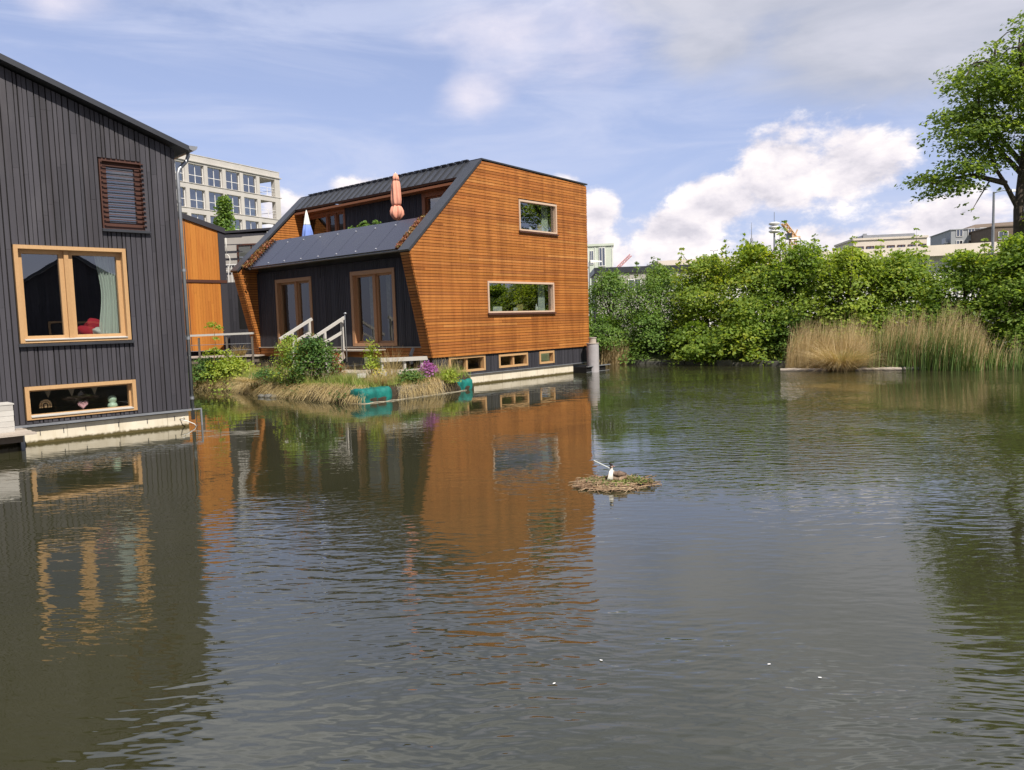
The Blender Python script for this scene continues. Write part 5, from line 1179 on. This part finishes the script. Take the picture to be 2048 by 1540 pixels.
for k in range(26): a = lerp_poly(EDGE, 0.02 + 0.26 * k / 25); ln.append(oh(a[0] - 0.03, a[1] - 0.10, 0.008 + 0.010 * math.sin(k * 2.1)))
m.tube(ln, 0.014, 6); tag(m.build('edge_rope', M_net, smooth=True), 'pale rope edging the right hand waterline of the garden island', 'rope')
nt = MB()
for k in range(46):
    a = lerp_poly(EDGE, 0.07 + 0.10 * k / 45); nt.tube([oh(a[0], a[1] - 0.06, 0.0), oh(a[0], a[1] - 0.03, 0.2), oh(a[0] + 0.03, a[1] + 0.05, 0.40)], 0.004, 4)
for j in range(8):
    nt.tube([oh(lerp_poly(EDGE, 0.07 + 0.10 * k / 12)[0], lerp_poly(EDGE, 0.07 + 0.10 * k / 12)[1] - 0.062 + 0.006 * j, 0.03 + 0.045 * j + .01 * math.sin(k * 1.7 + j)) for k in range(13)], 0.004, 4)
tag(nt.build('bank_net', M_net), 'pale netting holding the island edge between the two teal floats', 'net')
for k, (x, y, s_) in enumerate(((-4.12, 3.3, 0.13), (-4.1, 3.05, 0.11), (-4.2, 3.62, 0.10))):
    bm = bmesh.new(); bmesh.ops.create_icosphere(bm, subdivisions=2, radius=1)
    for v in bm.verts: v.co = Vector((v.co.x * s_ * 1.3, v.co.y * s_, v.co.z * s_ * 0.7)) * (1 + rng.uniform(-.12, .12))
    me = bpy.data.meshes.new('stone'); bm.to_mesh(me); bm.free(); me.materials.append(M_stone); o = bpy.data.objects.new('stone', me); COL.objects.link(o); o.location = oh(x, y, 0.03)
    tag(o, ('grey stone at the island waterline, middle of three', 'grey stone at the island waterline, rightmost of three', 'small grey stone at the island waterline, leftmost of three')[k], 'stone', 'stones at the island waterline')
# island plants
leafy('shrub', 'big dense green shrub in the middle of the garden island', 'shrub', (-6.35, 25.0, 0.40), 0.80, 1.50, 4200, 0.085, M_shrub, 61, 60, flat=0.6, stems=9)
leafy('shrub', 'lighter feathery shrub at the left side of the big dense shrub', 'shrub', (-7.15, 25.2, 0.40), 0.50, 1.65, 1500, 0.075, M_leafy, 62, 34, flat=0.5, stems=8)
leafy('shrub', 'low spreading bright shrub below the walkway at the island left end', 'shrub', (-10.3, 28.9, 0.3), 1.0, 0.85, 3000, 0.10, M_leafy, 63, 44, flat=0.4, stems=8)
leafy('shrub', 'dark low shrub between the downpipe and the sapling', 'shrub', (-11.5, 29.3, 0.2), 0.75, 0.95, 1800, 0.10, M_shrub, 64, 30, flat=0.5, stems=6)
sp_ = thing('sapling', 'spindly young sapling with tufted top in front of the walkway', 'sapling', (-10.98, 28.8, 0.3)); r = np.random.default_rng(65)
C = np.array([(0.05, 0, 2.1), (0.22, 0, 2.0), (-0.12, 0, 2.12), (0.12, 0, 1.62), (0.05, 0, 1.2), (-0.2, 0, 1.1), (0.25, 0.1, 1.05), (0.5, 0.1, 1.1), (-0.1, 0, 0.7), (0.3, 0, 0.6), (0, 0, 0.4)]); D = np.zeros((11, 3)); D[:, 0] = np.sign(C[:, 0])
quads_mesh('foliage', sprays(r, C, D, np.array([.2, .18, .2, .14, .2, .24, .24, .2, .32, .32, .35]), [50, 40, 50, 30, 50, 60, 60, 50, 90, 90, 90], 0.5, 0.10), 660, M_leafy, sp_)
m = MB(); m.tube([(0, 0, -0.1), (-0.03, 0, 0.7), (0.06, 0, 1.4), (0.04, 0, 2.1)], [0.022, 0.018, 0.012, 0.006], 6); m.tube([(0, 0, 0.7), (0.3, 0.05, 1.0), (0.55, 0.1, 1.12)], 0.008, 5); m.build('stem', M_twig, sp_)
leafy('flowering_plant', 'rounded purple flowering plant near the foot of the fin', 'flowers', (-2.62, 24.35, 0.52), 0.30, 0.46, 1300, 0.05, M_purple, 66, 30, flat=0.7, stems=7)
leafy('herb_clump', 'low fresh green clump left of the purple flowers', 'plant', (-3.12, 23.7, 0.42), 0.42, 0.38, 1100, 0.07, M_shrub, 67, 24, flat=0.6)
leafy('herb_clump', 'small fresh green plant spilling over the smaller teal float', 'plant', (-1.98, 24.75, 0.30), 0.30, 0.42, 900, 0.06, M_leafy, 68, 20, flat=0.6)
leafy('flowering_plant', 'thin yellow flowers behind the ornamental grass', 'flowers', (-4.1, 24.2, 0.62), 0.34, 0.28, 260, 0.04, M_yellow, 69, 18, flat=0.6)
leafy('tall_herb', 'upright yellow green herb in front of the near glazed door', 'plant', (-4.35, 24.2, 0.6), 0.24, 1.20, 620, 0.075, M_leafy, 70, 22, flat=0.8)
leafy('red_shrub', 'small red and yellow leaved plant right of the big shrub', 'plant', (-5.62, 25.0, 0.5), 0.22, 0.85, 420, 0.07, M_redleaf, 71, 14, flat=0.7)
leafy('herb_clump', 'dull green herb among grass left of the big shrub', 'plant', (-8.3, 26.2, 0.40), 0.45, 0.45, 800, 0.07, M_shrub, 72, 20, flat=0.5)
def tussock(label, loc, rad, h, n, mat, seed, wd=0.01, droop=0.3, name='grass_tussock', cat='grass tussock'):
    r = np.random.default_rng(seed); a = r.random(n) * 6.283; q = np.sqrt(r.random(n)) * rad * 0.35
    P = np.stack([q * np.cos(a), q * np.sin(a), np.zeros(n)], 1); l = rad * (0.3 + 0.9 * r.random(n))
    o = blade_obj(name, P, h * (0.55 + 0.5 * r.random(n)), np.stack([np.cos(a) * l, np.sin(a) * l], 1) + r.normal(size=(n, 2)) * 0.05, np.full(n, wd), r, mat, bend=0.6, drop=droop * h * r.random(n))
    o.location = loc; return tag(o, label, cat)
tussock('ornamental grass tussock above the large teal float', (-3.95, 23.0, 0.40), 0.45, 0.55, 700, M_dry, 81)
tussock('wispy tall ornamental grass in front of the near glazed door', (-3.7, 24.1, 0.6), 0.45, 1.15, 130, M_dry, 82, 0.009, 0.2)
tussock('straw grass tussock hanging to the water beside the black net gap', (-8.75, 26.0, 0.42), 0.75, 0.42, 900, M_dry, 83, 0.012, 0.9)
tussock('soft green grass tussock between the shrub and the ornamental grass', (-5.1, 24.0, 0.42), 0.5, 0.5, 700, M_grass, 84, 0.012)
tussock('dry seed head tussock on the walkway behind the sapling', (-11.1, 31.9, 1.1), 0.42, 0.62, 420, M_dry, 85, 0.012)

# ================================================================== REEDS, LOGS
def reeds(name, label, t0, t1, o0, o1, h0, h1, n, mat, seed, lean=0.2, wd=0.022, z=-0.05):
    r = np.random.default_rng(seed); t_ = t0 + (t1 - t0) * r.random(n); o_ = o0 + (o1 - o0) * r.random(n); P = np.array([tuple(bank(a, b, z)) for a, b in zip(t_, o_)])
    u = (t_ - t0) / (t1 - t0); H = (h0 + (h1 - h0) * r.random(n) ** 1.4) * (0.72 + 0.28 * np.sin(np.pi * np.clip(u * 0.9 + 0.08, 0, 1))) * (0.9 + 0.16 * np.sin(u * 17) * np.sin(u * 7 + 1))
    L = r.normal(size=(n, 2)) * lean * H[:, None] * 0.6 + np.array([0.10, -0.02]) * H[:, None]
    return tag(blade_obj(name, P, H, L, wd * (0.6 + 0.8 * r.random(n)), r, mat, bend=0.8), label, 'reeds', None, 'stuff')
reeds('dry_reeds', 'pale dry reeds left of the round reed tussock', 9.6, 12.9, -1.7, 0.1, 1.3, 2.5, 2600, M_reed, 91, 0.19, 0.017)
reeds('dry_reeds', 'tall dry reeds in the right hand reed bed', 12.9, 16.3, -1.75, 0.1, 1.3, 2.8, 2500, M_reed, 92, 0.13, 0.018)
reeds('green_reeds', 'green young reeds growing inside the right hand reed bed', 12.7, 16.3, -1.9, -0.6, 0.9, 2.15, 1900, M_greenreed, 93, 0.15, 0.026)
reeds('dry_reeds', 'sparse dry reeds at the right edge of the far bank', 16.2, 19.4, -1.0, 0.5, 0.9, 1.7, 420, M_reed, 94, 0.2)
reeds('green_reeds', 'short green reeds at the right edge of the far bank', 16.2, 19.4, -1.1, 0.5, 0.6, 1.25, 800, M_greenreed, 95, 0.15, 0.03)
reeds('dry_reeds', 'thin brown reeds on the bank just right of the mooring pile', 0.2, 1.7, -0.4, 0.2, 0.8, 1.6, 420, M_reed, 96, 0.15)
tussock('round straw coloured reed tussock leaning over the floating log', (12.25, 28.9, 0.0), 1.55, 1.55, 2600, M_reed, 97, 0.016, 0.45, 'reed_tussock', 'reeds')
tussock('small green tussock in the heart of the round straw tussock', (12.6, 28.7, 0.0), 0.6, 0.95, 420, M_greenreed, 98, 0.022, 0.2, 'reed_tussock', 'reeds')
m = MB(); a, b = Vector((10.2, 29.4, 0.035)), Vector((14.9, 27.75, 0.05)); pts = [a + (b - a) * k / 12 + Vector((rng.uniform(-.02, .02), rng.uniform(-.02, .02), rng.uniform(-.008, .008))) for k in range(13)]
m.tube(pts, [0.06 + 0.012 * math.sin(k * 2.3) for k in range(13)], 9); tag(m.build('floating_log', M_greywood), 'long weathered log floating in front of the reeds', 'log')
m = MB(); m.bar((13.1, 29.1, 0.09), (14.55, 28.65, 0.10), 0.22, 0.07); tag(m.build('driftwood_plank', M_palewood), 'short pale plank between the reeds and the floating log', 'plank')
m = MB(); m.bar((13.8, 28.25, 0.06), (14.95, 27.95, 0.12), 0.16, 0.06); tag(m.build('driftwood_plank', M_palewood), 'pale plank tilted on the right end of the floating log', 'plank')

# ================================================================== NEST AND GREBE
NC = Vector((1.31, 10.15, 0.0)); r = np.random.default_rng(5); m = MB()
for k in range(420):
    a = r.random() * 6.283; q = math.sqrt(r.random()); x, y = 0.50 * q * math.cos(a), 0.42 * q * math.sin(a)
    z = 0.005 + 0.075 * (1 - q ** 2) * r.random() + 0.006; l = 0.06 + 0.16 * r.random(); b = a + 1.57 + r.normal() * 0.7; tz = r.normal() * 0.10
    dx, dy = math.cos(b) * l, math.sin(b) * l
    m.tube([(x - dx, y - dy, max(0.0, z - tz * l)), (x, y, z + 0.012), (x + dx, y + dy, max(0.0, z + tz * l))], [0.0045, 0.005, 0.003], 4)
for x, y, dx, dy, z in ((0.42, 0.05, 0.16, 0.02, 0.09), (0.40, -0.30, 0.18, 0.02, 0.05), (-0.42, -0.14, -0.16, -0.02, 0.02), (-0.30, -0.25, -0.05, -0.12, 0.0), (0.25, -0.2, 0.2, 0.12, 0.12)):
    m.tube([(x - dx, y - dy, 0.02), (x, y, 0.04), (x + dx, y + dy, z)], [0.007, 0.006, 0.004], 5)
i0 = len(m.v)
nst = thing('nest', 'floating nest of sticks and weed on the open water', 'nest', NC)
m.build('stick_pile', M_stick, nst, fix=False)
mm = MB(); mm.lathe([(0, -0.08), (0.38, -0.06), (0.38, -0.01), (0.28, 0.03), (0.14, 0.055), (0, 0.045)], n=30, fn=lambda a, z: 1 + 0.12 * math.sin(3 * a + 1) + 0.06 * math.sin(7 * a)); mm.build('base_mat', M_earth, nst, smooth=True)
q = r.normal(size=(900, 3)) * [0.15, 0.12, 0.008] + [0.06, 0.02, 0.070]; q2 = r.normal(size=(300, 3)) * [0.10, 0.05, 0.008] + [0.30, -0.08, 0.06]; q3 = r.normal(size=(160, 3)) * [0.05, 0.04, 0.01] + [-0.24, 0.10, 0.06]
q = np.concatenate([q, q2, q3]); quads_mesh('weed_lining', leaves(q, r.normal(size=q.shape) * 0.5 + [0, 0, 1], 0.025 + 0.03 * r.random(len(q)), r, 0.25), len(q), M_weed, nst)

def mk_grebe():
    mt, t, out = newmat('grebe_plumage'); tcn = t.n('ShaderNodeTexCoord'); sp = t.n('ShaderNodeSeparateXYZ'); t.link(tcn.outputs['Object'], sp.inputs[0])
    x, y, z = sp.outputs; n = t.noise(tcn.outputs['Object'], 38, 4, 0.6)
    back = t.ramp(n, [(0.3, (0.075, 0.05, 0.035)), (0.7, (0.24, 0.16, 0.11))]); flank = t.ramp(n, [(0.3, (0.34, 0.19, 0.10)), (0.7, (0.60, 0.48, 0.36))])
    cc = t.mix(t.ss(t.math('MULTIPLY_ADD', n, 0.02, z), 0.070, 0.098), flank, back)
    front = t.math('SUBTRACT', t.math('MULTIPLY_ADD', n, 0.02, 0.025), x)
    cc = t.mix(t.ss(front, 0.0, 0.02), cc, (0.78, 0.74, 0.66, 1))
    cc = t.mix(t.ss(z, 0.216, 0.222), cc, (0.30, 0.15, 0.07, 1)); cc = t.mix(t.ss(t.math('ADD', z, t.math('MULTIPLY', x, -0.1)), 0.232, 0.238), cc, (0.70, 0.66, 0.60, 1)); cc = t.mix(t.ss(z, 0.244, 0.248), cc, (0.02, 0.016, 0.016, 1))
    bsdf(t, out, cc, 0.7, 0, 0.3, bump(t, n, 0.3, 0.003)); return mt
gb = thing('grebe', 'brooding great crested water bird with white breast sitting on the floating nest', 'bird', NC + Vector((-0.03, 0.0, 0.058)), R(-12)); gb.scale = (0.92, 0.92, 0.80)
ch = [((0.225, 0.0, 0.075), 0.018), ((0.175, 0.0, 0.080), 0.064), ((0.11, 0.0, 0.066), 0.090), ((0.04, 0.0, 0.058), 0.086), ((-0.005, 0.0, 0.068), 0.062), ((-0.012, 0.0, 0.118), 0.044), ((-0.006, 0.0, 0.162), 0.027), ((-0.004, 0, 0.205), 0.023), ((0.0, -0.003, 0.242), 0.034), ((0.020, -0.012, 0.246), 0.020)]
me = bpy.data.meshes.new('body'); me.from_pydata([c_ for c_, _ in ch], [(i, i + 1) for i in range(len(ch) - 1)], []); o = bpy.data.objects.new('body', me); COL.objects.link(o); o.parent = gb
o.modifiers.new('skin', 'SKIN'); me.materials.append(mk_grebe())
for v, (_, q) in zip(me.skin_vertices[0].data, ch): v.radius = (q, q); v.use_root = False
me.skin_vertices[0].data[3].use_root = True
sd = o.modifiers.new('sub', 'SUBSURF'); sd.levels = sd.render_levels = 2
o.modifiers['skin'].use_smooth_shade = True
m = MB(); m.tube([(0.022, -0.012, 0.243), (0.040, -0.020, 0.241), (0.058, -0.027, 0.238)], [0.007, 0.005, 0.001], 8); m.build('bill', plain('bill_horn', (0.42, 0.24, 0.18), 0.5), gb, smooth=True)
M_crest = plain('crest_black', (0.02, 0.015, 0.015), 0.8)
for s_ in (-1, 1):
    m = MB(); m.tube([(0.004, s_ * 0.010, 0.255), (-0.016, s_ * 0.018, 0.280), (-0.034, s_ * 0.024, 0.294)], [0.018, 0.013, 0.003], 8); m.build('crest', M_crest, gb, smooth=True)
    m = MB(); m.lathe([(0, -0.003), (0.0035, -.0015), (0.0035, .0015), (0, .003)], (0.018, -0.008 + s_ * 0.016, 0.248), 8); m.build('eye', M_red, gb)
    m = MB(); m.tube([(-0.004, s_ * 0.016, 0.238), (-0.012, s_ * 0.026, 0.224), (-0.016, s_ * 0.024, 0.208)], [0.016, 0.020, 0.006], 8); m.build('ruff', plain('ruff_chestnut', (0.05, 0.025, 0.018), 0.8), gb, smooth=True)
    m = MB(); m.tube([(0.03, s_ * 0.062, 0.105), (0.11, s_ * 0.072, 0.115), (0.215, s_ * 0.028, 0.115)], [0.018, 0.034, 0.006], 10); m.build('wing', plain('wing_brown', (0.15, 0.10, 0.07), 0.8, 0, 0.2, 0.5, 30), gb, smooth=True)
m = MB(); m.tube([(1.06, 10.25, 0.315), (1.29, 10.27, 0.19), (1.40, 10.3, 0.10)], [0.004, 0.005, 0.005], 6); tag(m.build('white_stick', M_whitecloth), 'straight white stick poking up from the nest behind the bird', 'stick')
for k, (x, y, lb) in enumerate(((0.20, 4.55, 'white petal floating low in the middle of the picture'), (1.56, 4.72, 'white petal floating left of the one nearest the right edge'), (1.80, 4.52, 'white petal nearest the bottom right corner'), (0.52, 4.85, 'white petal floating a little right of the middle one'))):
    m = MB(); m.lathe([(0, 0.002), (0.005, 0.003), (0.009, 0.005), (0.006, 0.006), (0, 0.006)], n=9, fn=lambda a, z: 1 + 0.3 * math.sin(a * 2 + k)); o = m.build('petal', M_white); o.location = (x, y, 0.0); tag(o, lb, 'petal', 'white petals on the water')

# ================================================================== HOUSEBOAT MIRRORED IN THE BIG WINDOW (beyond the right edge)
RH = thing('houseboat', 'dark gabled houseboat beyond the right edge, mirrored in the large oak window', 'houseboat', (14.5, 2.2, 0), R(-120))
m = MB(); clad(m, [(0.45, -4.6), (0.45, 4.6), (3.4, 4.6), (6.2, 0.0), (3.4, -4.6)], [(1.2, 2.8, -1.2, 1.2)], lambda z, x, d_: (x, -d_, z), rows_even(-4.6, 4.6, 0.14, 0.012), blen=(5, 6)); m.build('wall', [M_grey, M_dark], RH)
m = MB()
for s_ in (-1, 1): m.prism([(s_ * 4.9, -0.25, 3.25), (0, -0.25, 6.24), (0, -0.25, 6.38), (s_ * 4.9, -0.25, 3.4)], (0, 9, 0))
m.build('roof', M_metal, RH)
m = MB(); m.box(-4.6, 4.6, 0.02, 8.5, 0.45, 3.3); m.build('body', M_grey, RH)
m = MB(); m.box(-4.6, 4.6, 0.05, 8.5, -0.4, 0.44); m.build('hull', M_conc, RH)
window(RH, mpL, -1.2, 1.2, 1.2, 2.8, M_frame, M_glass, fw=0.09, proud=0.05, deep=0.019, bars=(0.0,), inner=0)
